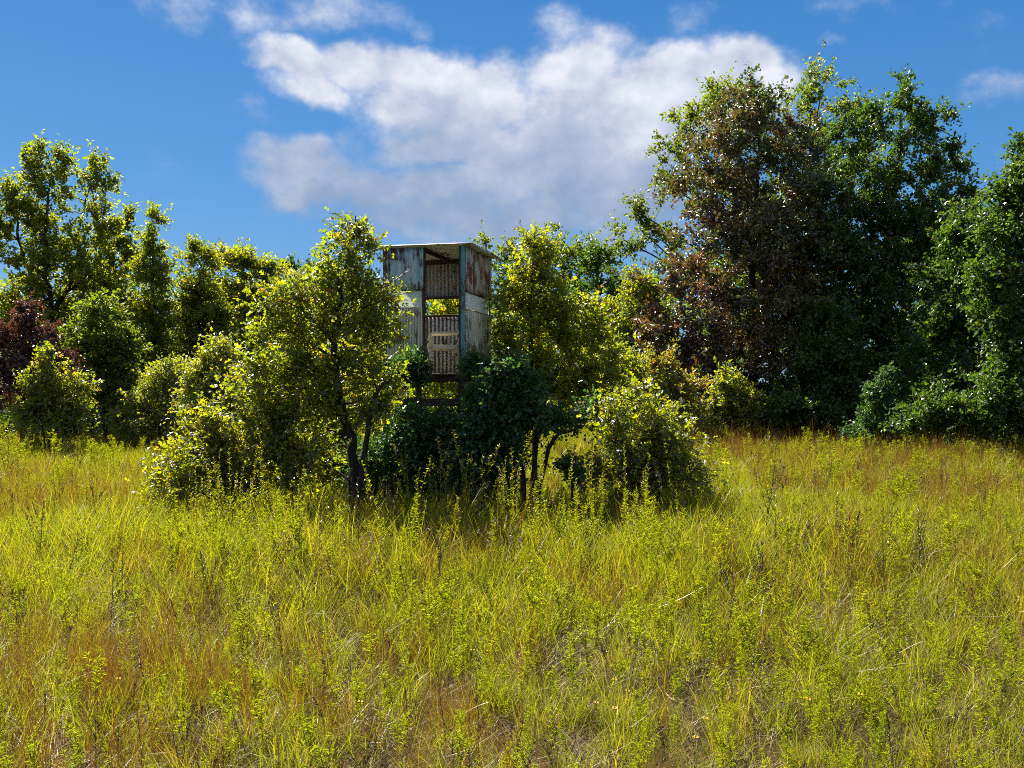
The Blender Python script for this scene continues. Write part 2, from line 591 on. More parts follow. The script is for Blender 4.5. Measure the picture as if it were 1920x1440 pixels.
def plastic_mat():
    m, N, out = new_mat('chair_plastic')
    tc = N.node('ShaderNodeTexCoord').outputs['Object']
    c = N.ramp(N.noise(tc, 6.0, 4.0), [(.35, (.64, .57, .38)), (.65, (.76, .69, .50))])
    s = principled(N, c, .45, .4)
    tb = N.node('ShaderNodeBsdfTranslucent')
    N.put(tb.inputs['Color'], (.55, .45, .24))
    mx = N.node('ShaderNodeMixShader')
    mx.inputs[0].default_value = .18
    m.node_tree.links.new(s, mx.inputs[1])
    m.node_tree.links.new(tb.outputs[0], mx.inputs[2])
    m.node_tree.links.new(mx.outputs[0], out.inputs[0])


plastic_mat()


def pane_mat():
    m, N, out = new_mat('milky_pane')
    tc = N.node('ShaderNodeTexCoord').outputs['Object']
    g = N.noise(tc, 5.0, 4.0)
    c = N.mix(N.smooth(g, .3, .75), (.93, .95, .94), (.86, .90, .88))
    s = principled(N, c, .28, .6)
    tb = N.node('ShaderNodeBsdfTranslucent')
    N.put(tb.inputs['Color'], (.90, .95, .93))
    mx = N.node('ShaderNodeMixShader')
    mx.inputs[0].default_value = .40
    m.node_tree.links.new(s, mx.inputs[1])
    m.node_tree.links.new(tb.outputs[0], mx.inputs[2])
    m.node_tree.links.new(mx.outputs[0], out.inputs[0])


pane_mat()
M = MATS

# ------------------------------------------------------------------ ground


def build_ground():
    xs = np.concatenate([np.linspace(-900, -60, 10), np.linspace(-50, 50, 101), np.linspace(60, 900, 10)])
    ys = np.concatenate([np.linspace(-400, -15, 6), np.linspace(-10, 70, 90), np.linspace(80, 1500, 12)])
    v = np.array([[x, y, gh(x, y) if abs(x) < 70 and -20 < y < 90 else 0.0] for y in ys for x in xs])
    nx, ny = len(xs), len(ys)
    idx = np.arange(nx * ny).reshape(ny, nx)
    q = np.stack([idx[:-1, :-1], idx[:-1, 1:], idx[1:, 1:], idx[1:, :-1]], -1).reshape(-1, 4)
    o = obj('ground', np_mesh('ground', v, q, [M['ground_thatch']], smooth=True))
    set_props(o, 'thatchy brown soil of the meadow under the long grass', 'ground', kind='structure')


build_ground()

# ------------------------------------------------------------------ trees and bushes


def grow(trunks, lobes, tips, rays, per, leaf, shape, ray_len, r0, seed, k_trunk=7, twigs=False, width=.62, up=.25, limb_from=.25, droop=.15, shell=.42,
         tint_noise=0.0, shoots=.20):
    """trunks: list of 3-D polylines; lobes: (centre, radii, tint). Returns wood Geo and crown Geo."""
    rng = np.random.default_rng(seed)
    wood, crown = Geo(), Geo()
    skel, skr = [], []
    tlist = []
    for i, tp in enumerate(trunks):
        pts = catmull(tp, 5) if len(tp) > 2 else np.asarray(tp, float)
        n = len(pts)
        rr = r0 * (1.0 if i == 0 else .7) * (1 - np.linspace(0, 1, n)) ** .8 + .006
        rr[0] *= 1.35
        jit = rng.standard_normal(pts.shape) * r0 * .25
        jit[0] = 0
        pts = pts + jit
        v, f = poly_tube(pts, rr, k_trunk, .06, rng)
        wood.add(v, f)
        tlist.append((pts, rr))
        st = int(n * limb_from)
        skel += list(pts[st:])
        skr += list(rr[st:])
    for (c, rad, tint) in lobes:
        c = np.asarray(c, float)
        best = None
        for pts, rr in tlist:
            dz = c[2] - pts[:, 2]
            hd = np.linalg.norm(pts[:, :2] - c[None, :2], axis=1)
            cost = hd + np.abs(dz - hd * .7) + np.where(np.arange(len(pts)) < len(pts) * .12, 2.0, 0)
            i = int(np.argmin(cost))
            if best is None or cost[i] < best[0]:
                best = (cost[i], pts[i], rr[i])
        a, ra = best[1], best[2]
        L = np.linalg.norm(c - a)
        mid = a + (c - a) * .5 + np.array([0, 0, .10 * L]) + rng.standard_normal(3) * .06 * L
        v, f = tube_arrays([a], [mid], [c], max(ra * .55, .012), max(ra * .15, .006), 6, 5)
        wood.add(v, f)
        for t in np.linspace(.25, 1, 7):
            skel.append((1 - t) ** 2 * a + 2 * t * (1 - t) * mid + t * t * c)
            skr.append(max(ra * (.55 - .4 * t), .006))
    S, SR = np.array(skel), np.array(skr)
    wts = np.array([(r[0] * r[1] * r[2]) ** (2 / 3) for _, r, _ in lobes])
    cnt = np.maximum(5, (tips * wts / wts.sum()).astype(int))
    T, TT = [], []
    for (c, rad, tint), m in zip(lobes, cnt):
        d = norm(rng.standard_normal((m, 3)))
        rr = rng.random((m, 1)) ** shell
        rr = rr * rng.uniform(.75, 1.32, (m, 1))
        T.append(np.asarray(c) + d * rr * np.asarray(rad))
        TT.append(np.full(m, tint))
    T, TT = np.concatenate(T), np.concatenate(TT)
    keep = T[:, 2] > .15
    T, TT = T[keep], TT[keep]
    dist = np.linalg.norm(T[:, None] - S[None], axis=2)
    dist = dist + np.maximum(0, S[None, :, 2] - T[:, None, 2]) * 1.3
    j = dist.argmin(1)
    A, AR = S[j], SR[j]
    L = np.linalg.norm(T - A, axis=1)
    mid = A + (T - A) * .5 + np.stack([np.zeros_like(L), np.zeros_like(L), .12 * L], 1) + rng.standard_normal(T.shape) * .05 * L[:, None]
    v, f = tube_arrays(A, mid, T, np.clip(AR * .45, .005, .04), .003, 4, 3)
    wood.add(v, f)
    # sprays
    nr = len(T) * rays
    ti = np.repeat(np.arange(len(T)), rays)
    u = rng.uniform(.45, 1.0, nr)[:, None]
    A_, m_, T_ = A[ti], mid[ti], T[ti]
    start = (1 - u) ** 2 * A_ + 2 * u * (1 - u) * m_ + u * u * T_
    bd = norm(T_ - m_)
    rd = norm(bd * .75 + norm(rng.standard_normal((nr, 3))) * .9 + np.array([0, 0, up]))
    rl = ray_len * rng.uniform(.45, 1.25, nr)
    # long shoots that break the outline
    ns = max(4, int(len(T) * shoots))
    sh = rng.choice(len(T), ns, replace=False) if ns < len(T) else np.arange(len(T))
    sel = sh * rays
    start[sel] = T[sh]
    rd[sel] = norm(bd[sel] * .55 + rng.standard_normal((len(sel), 3)) * .28 + np.array([0, 0, .75]))
    rl[sel] = ray_len * rng.uniform(1.1, 1.9, len(sel))
    end = start + rd * rl[:, None] - np.array([0, 0, 1]) * (np.minimum(rl, ray_len * 1.2) * droop)[:, None]
    if twigs:
        v, f = tube_arrays(start, (start + end) / 2 + rng.standard_normal(start.shape) * .02, end, .004, .0015, 2, 3)
        wood.add(v, f)
    nl = nr * per
    ri = np.repeat(np.arange(nr), per)
    t = np.tile((np.arange(per) + .6) / per, nr) + rng.uniform(-.08, .08, nl)
    P = start[ri] + (end[ri] - start[ri]) * t[:, None] + rng.standard_normal((nl, 3)) * leaf * .35
    D = rd[ri] * .55 + norm(rng.standard_normal((nl, 3))) * .8 - np.array([0, 0, droop])
    Nn = norm(rng.standard_normal((nl, 3))) * .85 + np.array([0, -.12, .80])
    ln = leaf * rng.uniform(.65, 1.3, nl)
    v, f, nv = leaf_arrays(P, D, Nn, ln, ln * width, shape)
    rn = np.clip(rng.random(nl) * .75 + (rng.random(len(T)) * .30)[ti][ri], 0, 1)
    tn = np.clip(TT[ti][ri] + (rng.standard_normal(len(T)) * tint_noise)[ti][ri] + rng.standard_normal(nl) * tint_noise, 0, 1)
    tn = np.where(TT[ti][ri] > 0, tn, 0)
    crown.add(v, f, 0, rnd=np.repeat(rn, nv), tint=np.repeat(tn, nv))
    return wood, crown


STATS = []


def plant(name, label, cat, D, trunks, lobes, mat, tips, rays=6, per=9, leaf=.15, shape='oval', ray_len=.55, r0=.12, seed=1, base=None, group=None, **kw):
    """one tree or bush; silhouette given as columns/rows of the photograph at its distance D, turned into metres about its foot"""
    bx = at(base if base is not None else trunks[0][0][0], D)
    bz = gh(bx, D)
    rng = np.random.default_rng(seed + 500)

    def loc(px, py, dd):
        return np.array([at(px, D + dd) - bx, dd, hz(py, D + dd) - bz])
    tr = []
    for i, line in enumerate(trunks):
        pts = []
        for k, p in enumerate(line):
            dd = p[2] if len(p) > 2 else 0.0
            q = loc(p[0], p[1], dd)
            if k == 0:
                q[2] = -0.08 if p[1] > 795 or i == 0 else q[2]
            pts.append(q)
        tr.append(pts)
    lb = []
    for l in lobes:
        px_, py_, rx, ry = l[:4]
        dd = l[4] if len(l) > 4 else 0.0
        tint = l[5] if len(l) > 5 else 0.0
        s = (D + dd) / FPX
        lb.append((loc(px_, py_, dd), np.array([rx * s, max(rx * s * .85, .3), ry * s]), tint))
    wood, crown = grow(tr, lb, tips, rays, per, leaf, shape, ray_len, r0, seed, **kw)
    root = empty(name, (bx, D, bz), 0, label, cat, group)
    w = obj('stem' if cat in ('bush', 'sapling', 'vine') else 'trunk', wood.mesh(name + '_wood', [M['bark']], True), root)
    c = obj('foliage' if cat in ('bush', 'vine') else 'crown', crown.mesh(name + '_leaves', [M[mat]]), root)
    STATS.append((name, sum(len(f) for f in wood.f), sum(len(f) for f in crown.f)))
    return root


def build_trees():
    T = 'tree'
    # ---- right hand oaks
    plant('oak_tree', 'tall dark oak with glossy bronze leaves, brown foliage sweeping low on its left', T, 35.5,
          [[(1415, 800), (1418, 640), (1412, 480), (1420, 320), (1425, 180)], [(1440, 800, .3), (1450, 600, .4), (1470, 420, .6), (1500, 280, .6)]],
          [(1415, 185, 75, 50, 0, 0.20), (1360, 250, 95, 70, 0, 0.43), (1470, 270, 100, 80, 0, 0.30), (1330, 350, 95, 70, -.5, 0.48), (1440, 370, 130, 80, 0, 0.38), (1540, 380, 90, 80, .5, 0.12),
           (1370, 450, 130, 75, -.7, 0.52), (1500, 480, 120, 80, 0, 0.34), (1310, 540, 90, 60, -1, 0.61), (1430, 570, 140, 80, -.5, 0.48), (1280, 620, 90, 65, -1.6, 0.78), (1390, 660, 120, 80, -1, 0.61),
           (1520, 600, 110, 100, 0, 0.34), (1500, 710, 120, 80, 0, 0.30), (1290, 700, 90, 60, -1.8, 0.78), (1390, 745, 90, 50, -1, 0.38), (1240, 690, 50, 44, -2, 0.66), (1235, 620, 40, 40, -1.6, 0.66), (1560, 760, 90, 50, 0, 0.21), (1450, 480, 120, 90, .6, 0.30)],
          'leaf_oak', 640, 7, 17, .155, 'oval', .66, .17, 11, tint_noise=.16)
    plant('oak_tree', 'broad green oak behind the bronze one, one limb reaching out left against the sky', T, 40,
          [[(1480, 800), (1490, 600), (1500, 420), (1520, 280), (1540, 170)]],
          [(1530, 165, 55, 35), (1580, 215, 60, 40), (1340, 180, 50, 35), (1300, 245, 60, 45), (1265, 300, 45, 40), (1400, 200, 70, 50), (1480, 240, 90, 60), (1250, 350, 40, 30),
           (1580, 320, 90, 70), (1200, 430, 45, 35), (1190, 395, 30, 20), (1240, 450, 45, 30), (1170, 450, 30, 22), (1420, 350, 150, 90), (1500, 480, 160, 100), (1290, 500, 60, 45), (1440, 620, 180, 90)],
          'leaf_mid', 500, 7, 16, .145, 'oval', .66, .17, 12, up=.45)
    plant('oak_tree', 'wide dark green oak right of the bronze oak, its top broken into separate leafy plumes', T, 35,
          [[(1640, 815), (1645, 680), (1650, 540), (1670, 400), (1690, 250)], [(1652, 620), (1640, 480, .4), (1620, 330, .6)], [(1652, 600), (1710, 470, -.3), (1770, 360, -.4)]],
          [(1695, 190, 35, 40), (1640, 240, 45, 45), (1720, 240, 55, 45), (1755, 220, 25, 35), (1600, 270, 50, 40), (1680, 320, 80, 50), (1770, 300, 50, 40), (1795, 370, 45, 35), (1620, 370, 70, 50),
           (1720, 400, 90, 45), (1570, 460, 70, 60), (1660, 510, 110, 60), (1750, 520, 70, 60), (1590, 600, 100, 80), (1690, 630, 110, 80), (1620, 720, 120, 70), (1740, 720, 80, 70), (1800, 590, 50, 70), (1700, 460, 100, 60), (1780, 450, 50, 50)],
          'leaf_dark', 640, 7, 16, .15, 'oval', .64, .17, 13, up=.45)
    plant('oak_tree', 'green oak cut by the right edge of the photo, lit pale on its outer sprays', T, 24.5,
          [[(1925, 850), (1920, 700), (1925, 550), (1930, 420), (1920, 300)]],
          [(1915, 300, 35, 45), (1890, 345, 40, 40), (1940, 370, 60, 60), (1880, 430, 45, 40), (1960, 450, 80, 60), (1860, 510, 55, 40), (1920, 540, 80, 60), (1880, 620, 70, 60), (1960, 640, 90, 80),
           (1890, 720, 80, 60), (1950, 770, 80, 60), (1850, 770, 50, 50), (2040, 560, 80, 120)],
          'leaf_dark', 440, 7, 15, .125, 'oval', .55, .15, 14, up=.5)
    plant('oak_tree', 'dense shadowy oak filling the gap before the right edge tree', T, 29,
          [[(1800, 832), (1805, 700), (1815, 560), (1820, 430)]],
          [(1830, 415, 50, 36), (1795, 450, 40, 36), (1850, 460, 50, 40), (1800, 520, 70, 60), (1780, 600, 70, 60), (1840, 620, 60, 60), (1770, 700, 80, 60), (1830, 730, 70, 60), (1720, 770, 70, 40), (1800, 790, 80, 40)],
          'leaf_dark', 380, 7, 14, .13, 'oval', .55, .13, 15)
    plant('small_tree', 'short dark tree tucked under the oaks between their trunks', T, 33.5,
          [[(1575, 812), (1570, 720), (1560, 620)]],
          [(1560, 610, 80, 55), (1530, 690, 100, 60), (1600, 700, 80, 60), (1560, 770, 110, 45), (1470, 760, 60, 45)], 'leaf_dark', 170, 7, 12, .15, 'oval', .5, .10, 16)
    # ---- middle distance, behind the hunting blind
    plant('round_tree', 'rounded green tree behind the yellow sapling, tallest of the row past the blind', T, 43,
          [[(1055, 790), (1060, 650), (1055, 520), (1060, 450)]],
          [(1065, 455, 70, 38), (990, 480, 65, 40), (1110, 500, 60, 45), (935, 470, 35, 26), (950, 530, 55, 45), (1040, 550, 100, 60), (1100, 610, 90, 70), (960, 630, 80, 70), (1040, 710, 120, 70)],
          'leaf_mid', 260, 7, 12, .165, 'oval', .6, .16, 21)
    plant('round_tree', 'dark round tree leaning toward the oaks from right of the yellow sapling', T, 38.5,
          [[(1150, 795), (1148, 650), (1140, 540)]],
          [(1130, 490, 42, 36), (1170, 540, 50, 40), (1110, 560, 50, 50), (1150, 620, 70, 60), (1190, 690, 60, 60), (1120, 720, 70, 60)], 'leaf_dark', 170, 7, 12, .16, 'oval', .55, .13, 22)
    plant('small_tree', 'bright light green little tree between the dark round tree and the bronze oak', T, 35.5,
          [[(1198, 800), (1195, 690), (1190, 590)]],
          [(1190, 530, 42, 32), (1215, 570, 40, 36), (1165, 580, 38, 34), (1195, 640, 60, 50), (1225, 710, 50, 50), (1160, 710, 50, 50)], 'leaf_olive', 200, 7, 11, .13, 'oval', .48, .09, 23)
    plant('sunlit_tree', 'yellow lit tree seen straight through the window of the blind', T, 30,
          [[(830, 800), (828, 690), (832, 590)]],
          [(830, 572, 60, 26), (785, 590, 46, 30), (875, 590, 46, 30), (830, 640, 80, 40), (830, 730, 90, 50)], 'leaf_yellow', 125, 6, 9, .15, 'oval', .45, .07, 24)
    plant('round_tree', 'dark rounded treetop showing behind the leafy tree left of the blind', T, 50,
          [[(555, 785), (555, 640), (555, 540)]], [(555, 515, 42, 30), (520, 560, 60, 50), (590, 560, 60, 50), (555, 650, 110, 80), (680, 640, 90, 70)], 'leaf_dark', 170, 7, 12, .18, 'oval', .6, .15, 25)
    # ---- left hand tree line
    plant('tall_tree', 'tallest left tree, open upright crown of small round leaves on a forked grey trunk', T, 37,
          [[(100, 812), (98, 690), (97, 585), (85, 480), (90, 380), (95, 275)], [(98, 590), (140, 510, .3), (150, 420, .4), (180, 310, .4)], [(97, 590), (50, 500, .4), (30, 420, .5), (15, 350, .5)]],
          [(75, 292, 15, 38), (70, 350, 24, 50), (78, 430, 34, 60), (115, 295, 16, 36), (122, 355, 24, 50), (45, 310, 13, 34), (38, 385, 26, 50), (186, 322, 15, 32), (176, 372, 22, 42),
           (206, 350, 13, 34), (192, 430, 34, 50), (15, 355, 18, 36), (0, 425, 38, 60), (132, 470, 46, 50), (60, 520, 60, 50), (170, 520, 55, 44), (100, 590, 75, 40), (20, 600, 60, 50)],
          'leaf_olive', 470, 6, 12, .125, 'round', .58, .15, 31, up=1.1)
    plant('tall_tree', 'yellow green tree whose dense crown fills in right of the tallest left tree', T, 39,
          [[(205, 808), (208, 680), (205, 560), (215, 450)]],
          [(238, 425, 18, 40), (210, 455, 26, 44), (235, 500, 40, 50), (180, 540, 60, 50), (235, 580, 60, 50), (160, 620, 70, 60), (220, 670, 80, 60), (130, 690, 60, 60)], 'leaf_olive', 380, 7, 12, .125, 'round', .58, .13, 32, up=1.0)
    plant('slender_tree', 'narrow dark spire of a tree standing clear against the left sky', T, 32.5,
          [[(287, 815), (287, 700), (285, 560), (287, 420)]],
          [(287, 415, 12, 26), (285, 460, 25, 32), (283, 520, 36, 42), (290, 590, 46, 46), (275, 660, 56, 50), (260, 720, 66, 50)], 'leaf_olive', 300, 6, 13, .115, 'oval', .46, .10, 33, up=1.0)
    plant('slender_tree', 'thin topped tree next right of the dark spire, sprigs sticking up', T, 34,
          [[(375, 810), (376, 700), (372, 590), (375, 490)]],
          [(362, 480, 22, 24), (392, 488, 22, 20), (372, 540, 42, 40), (350, 600, 46, 46), (400, 600, 46, 46), (370, 680, 66, 50)], 'leaf_young', 300, 6, 13, .115, 'oval', .52, .10, 34, up=1.1)
    plant('round_tree', 'olive green tree with a flat bumpy top in the middle of the left tree line', T, 36.5,
          [[(455, 806), (455, 690), (450, 580)]],
          [(430, 495, 40, 26), (470, 500, 40, 24), (505, 515, 30, 26), (450, 560, 70, 50), (510, 590, 50, 50), (420, 640, 60, 50), (480, 690, 90, 60)], 'leaf_young', 360, 7, 13, .125, 'oval', .6, .13, 35, up=.9)
    plant('round_tree', 'dim green tree low behind the blind and the leafy tree left of it', T, 39,
          [[(640, 800), (640, 690), (640, 600)]],
          [(590, 530, 50, 30), (640, 570, 70, 50), (700, 590, 60, 50), (600, 640, 80, 60), (690, 690, 90, 60)], 'leaf_olive', 260, 7, 12, .135, 'oval', .55, .13, 36)
    plant('small_tree', 'purple brown leaved small tree at the left edge of the field', T, 27.5,
          [[(47, 832), (44, 740), (46, 660), (50, 570)]],
          [(52, 568, 24, 22), (42, 615, 46, 36), (82, 640, 40, 34), (8, 640, 40, 40), (50, 690, 62, 40), (112, 690, 32, 36), (0, 720, 50, 40), (80, 740, 50, 30)], 'leaf_red', 170, 7, 11, .115, 'oval', .36, .075, 37)
    plant('bush', 'shiny leaved bush in the grass before the purple brown tree', 'bush', 26,
          [[(92, 835), (92, 780), (95, 690)], [(92, 830), (75, 780), (60, 750)], [(94, 830), (120, 790), (135, 740)]],
          [(98, 670, 24, 26), (92, 720, 44, 34), (70, 770, 44, 30), (125, 770, 46, 34), (95, 800, 60, 24), (150, 720, 26, 26)], 'leaf_gloss', 150, 6, 10, .105, 'oval', .30, .035, 38)
    plant('small_tree', 'mid green tree with shadowed foot between the bush at left and the dark spire', T, 30,
          [[(195, 820), (196, 740), (190, 650)]],
          [(190, 590, 46, 34), (160, 650, 44, 40), (225, 650, 50, 44), (190, 710, 70, 44), (245, 740, 50, 44)], 'leaf_mid', 230, 7, 12, .115, 'oval', .42, .085, 39)
    plant('bush', 'sunny olive bush at the edge of the grass below the dark spire', 'bush', 28,
          [[(300, 824), (300, 780), (305, 730)], [(300, 820), (270, 780), (255, 750)]],
          [(320, 700, 50, 30), (280, 740, 46, 34), (345, 745, 44, 36), (300, 780, 76, 28), (235, 785, 36, 24)], 'leaf_bright', 190, 6, 10, .10, 'oval', .38, .04, 40)
    plant('bush', 'ragged olive bush right of the sunny one, reaching up to the leafy clump', 'bush', 24,
          [[(395, 838), (395, 780), (400, 700)]], [(410, 660, 34, 30), (385, 710, 46, 36), (430, 730, 46, 40), (380, 770, 50, 40)], 'leaf_bright', 170, 6, 10, .10, 'oval', .38, .04, 41)
    # ---- bushes along the foot of the right hand oaks
    plant('bush', 'bright leaved bush under the left skirt of the bronze oak', 'bush', 31,
          [[(1372, 815), (1372, 770), (1375, 720)]], [(1365, 720, 34, 26), (1390, 760, 44, 30), (1340, 770, 40, 26)], 'leaf_gloss', 100, 6, 9, .12, 'oval', .32, .035, 42)
    plant('bush', 'small blue green pointed bush in shade at the grass edge below the oaks', 'bush', 27.5,
          [[(1650, 835), (1650, 780), (1652, 700)]], [(1652, 705, 14, 20), (1648, 740, 30, 26), (1655, 780, 42, 26), (1640, 805, 52, 20)], 'leaf_teal', 100, 6, 9, .11, 'oval', .28, .03, 43)
    plant('bush', 'dim low bush with sunflecks right of the blue green pointed bush', 'bush', 25.2,
          [[(1760, 845), (1760, 800), (1765, 760)]], [(1765, 760, 56, 32), (1720, 790, 50, 28), (1810, 800, 50, 28)], 'leaf_dark', 110, 6, 9, .12, 'oval', .3, .03, 44)
    plant('bush', 'low leafy bush in deep shade under the middle of the oaks', 'bush', 31.5,
          [[(1490, 812), (1490, 780), (1495, 750)]], [(1480, 765, 46, 24), (1530, 775, 50, 24), (1450, 785, 40, 20)], 'leaf_dark', 100, 6, 9, .12, 'oval', .3, .03, 45)
    plant('bush', 'glossy brown tinged bush left of the oaks, behind the round thicket bush', 'bush', 29,
          [[(1255, 818), (1255, 760), (1250, 700)]], [(1240, 690, 40, 30, 0, .25), (1280, 725, 50, 34, 0, .15), (1220, 740, 46, 36), (1265, 775, 60, 26)], 'leaf_gloss', 150, 6, 10, .115, 'oval', .34, .04, 46, tint_noise=.2)


def build_clump():
    """the thicket that has grown up round the blind"""
    T = 'tree'
    plant('young_oak', 'leaning young oak left of the blind with a thin leader topping its glossy crown', T, 13.2,
          [[(668, 905), (662, 850), (648, 790), (635, 740), (628, 660), (635, 580), (650, 490), (668, 405)], [(650, 800), (700, 760, -.2), (740, 700, -.3)], [(640, 770), (590, 740, .2), (540, 720, .2)]],
          [(668, 425, 6, 14), (645, 450, 6, 12), (693, 455, 6, 12), (664, 485, 10, 14), (602, 508, 26, 24), (640, 530, 55, 36), (690, 560, 48, 40), (560, 560, 50, 40), (620, 600, 70, 45), (540, 620, 50, 40),
           (700, 630, 46, 40), (510, 560, 24, 34), (640, 680, 70, 40), (560, 700, 66, 40), (700, 710, 46, 40), (500, 700, 36, 36), (580, 850, 60, 36), (520, 780, 40, 34), (620, 760, 66, 34), (550, 790, 56, 40), (715, 780, 40, 40), (728, 560, 16, 24)],
          'leaf_young', 245, 5, 7, .105, 'oak', .36, .07, 51, twigs=True, k_trunk=8, limb_from=.12, shell=.6, shoots=.1)
    plant('bush', 'big bush with blazing white shiny leaves at the left end of the thicket', 'bush', 13.4,
          [[(440, 900), (438, 850), (430, 760)], [(445, 900), (480, 830, .2), (500, 740, .2)], [(436, 900), (390, 850, -.2), (360, 800, -.2)]],
          [(440, 735, 24, 24), (485, 765, 40, 34), (405, 795, 40, 36), (490, 830, 52, 44), (380, 840, 40, 40), (430, 850, 66, 40), (340, 880, 34, 26), (515, 720, 26, 26), (540, 860, 46, 40), (400, 890, 60, 24), (350, 905, 60, 24), (460, 905, 60, 30), (530, 905, 50, 30), (310, 908, 40, 18)],
          'leaf_gloss', 150, 6, 8, .10, 'oak', .42, .03, 52, twigs=True, shoots=.4)
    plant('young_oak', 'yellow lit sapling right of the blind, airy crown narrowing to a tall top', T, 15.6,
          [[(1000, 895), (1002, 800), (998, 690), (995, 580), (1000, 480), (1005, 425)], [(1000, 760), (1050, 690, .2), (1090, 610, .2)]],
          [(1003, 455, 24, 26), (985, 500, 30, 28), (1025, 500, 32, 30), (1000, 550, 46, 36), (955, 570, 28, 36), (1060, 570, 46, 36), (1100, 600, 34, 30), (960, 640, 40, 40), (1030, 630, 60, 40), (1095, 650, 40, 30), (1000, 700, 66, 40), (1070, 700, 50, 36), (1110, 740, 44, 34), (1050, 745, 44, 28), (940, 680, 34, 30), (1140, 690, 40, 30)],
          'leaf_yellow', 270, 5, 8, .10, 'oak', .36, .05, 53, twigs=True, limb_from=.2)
    plant('shade_tree', 'dark many stemmed small tree beside the blind, one low limb arching out right', T, 13.6,
          [[(985, 895), (978, 840), (965, 780), (955, 700)], [(990, 895), (1005, 840), (1020, 770), (1030, 690)], [(995, 880), (1030, 840, -.1), (1075, 806, -.2), (1130, 785, -.3)], [(980, 895), (940, 830, .2), (910, 750, .3)]],
          [(922, 735, 22, 22), (960, 705, 34, 28), (990, 745, 36, 28), (930, 775, 50, 40), (1005, 785, 40, 22), (895, 830, 36, 40), (950, 850, 36, 30), (1118, 776, 22, 14), (1060, 795, 16, 10)],
          'leaf_teal', 180, 6, 9, .095, 'oak', .32, .045, 54, twigs=True, k_trunk=6, limb_from=.3)
    plant('bush', 'rounded yellow and silver bush closing the right end of the thicket', 'bush', 13.0,
          [[(1215, 905), (1213, 850), (1205, 760)], [(1218, 905), (1250, 860, -.1), (1275, 820, -.1)], [(1212, 905), (1170, 860, .1), (1150, 820, .1)]],
          [(1190, 745, 22, 26), (1150, 775, 26, 20), (1245, 790, 28, 24), (1200, 815, 50, 30), (1150, 830, 40, 40), (1250, 820, 46, 44), (1205, 860, 66, 40), (1280, 880, 36, 22), (1140, 880, 34, 26), (1190, 900, 60, 30), (1280, 900, 50, 22)],
          'leaf_gloss', 110, 6, 8, .095, 'oak', .42, .03, 55, twigs=True, shoots=.5)
    plant('bush', 'yellow backlit bush behind the round one, rising toward the bronze oak', 'bush', 16.5,
          [[(1165, 890), (1165, 800), (1160, 700)]],
          [(1150, 670, 36, 26), (1120, 710, 40, 30), (1185, 710, 40, 30), (1150, 755, 50, 30), (1200, 765, 36, 28)], 'leaf_yellow', 120, 6, 8, .09, 'oak', .26, .035, 56, twigs=True)
    plant('bush', 'dense dark green bush hiding the foot of the blind', 'bush', 13.9,
          [[(800, 905), (800, 860), (795, 800)], [(805, 905), (840, 850), (870, 790)], [(795, 905), (760, 850), (735, 790)]],
          [(755, 790, 40, 34), (800, 800, 40, 26), (835, 815, 40, 26), (895, 805, 30, 30), (740, 840, 44, 40), (800, 850, 56, 36), (870, 850, 50, 40), (925, 860, 36, 34), (700, 870, 36, 30), (740, 908, 50, 32), (830, 910, 60, 32), (910, 908, 46, 32), (690, 910, 30, 26)],
          'leaf_teal', 260, 6, 8, .095, 'oak', .38, .03, 57, twigs=True)
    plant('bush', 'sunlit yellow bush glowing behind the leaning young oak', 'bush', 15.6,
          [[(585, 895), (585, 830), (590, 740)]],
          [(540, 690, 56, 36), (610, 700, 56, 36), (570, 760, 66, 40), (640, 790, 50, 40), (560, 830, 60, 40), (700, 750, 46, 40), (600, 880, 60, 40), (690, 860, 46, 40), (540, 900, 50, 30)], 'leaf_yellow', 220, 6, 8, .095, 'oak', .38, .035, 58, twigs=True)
    plant('bush', 'small dark leaved shrub standing alone in the gap under the arching limb', 'bush', 12.8,
          [[(1072, 905), (1072, 885), (1070, 860)]], [(1066, 872, 18, 14), (1082, 892, 20, 18)], 'leaf_dark', 22, 5, 8, .085, 'oak', .13, .012, 59, twigs=True)
    plant('bush', 'feathery dark plant hanging over the left floor edge of the blind', 'bush', 14.1,
          [[(765, 900), (765, 800), (765, 700)]], [(755, 690, 22, 18), (775, 682, 24, 20), (748, 712, 20, 14), (790, 700, 16, 14)], 'leaf_teal', 80, 6, 8, .075, 'lance', .18, .02, 60, twigs=True, width=.4)
    plant('vine', 'dark leafy vine climbing the right side and post of the blind', 'vine', 13.95,
          [[(885, 900), (880, 800), (885, 700), (890, 640)]],
          [(890, 684, 14, 12), (910, 705, 26, 20), (930, 725, 34, 24), (900, 745, 20, 24), (876, 690, 5, 14)], 'leaf_teal', 120, 6, 8, .085, 'oak', .18, .02, 61, twigs=True)
    # pale broken twig that sticks out of the young oak in front of the blind
    w = Geo()
    D = 12.6
    bx, bz = at(725, D), 0.0
    pts = [np.array([at(p, D), D, hz(q, D)]) for p, q in ((700, 552), (725, 535), (745, 522), (760, 511))]
    o = np.array([pts[0][0], D, pts[0][2]])
    v, f = poly_tube(catmull([p - o for p in pts], 3), np.linspace(.010, .005, 10), 5, .1)
    w.add(v, f)
    e = pts[-1] - o
    for dx, dz in ((.05, .03), (.06, -.01), (-.02, .05), (.04, .05), (.03, -.05)):
        v, f = tube_arrays([e - np.array([.04, 0, .03])], [e], [e + np.array([dx, .02, dz])], .006, .002, 2, 3)
        w.add(v, f)
    t = obj('broken_branch', w.mesh('broken_branch', [M['stalk_pale']], True), None, o)
    set_props(t, 'bleached broken branch poking out before the upper left wall panel', 'branch')


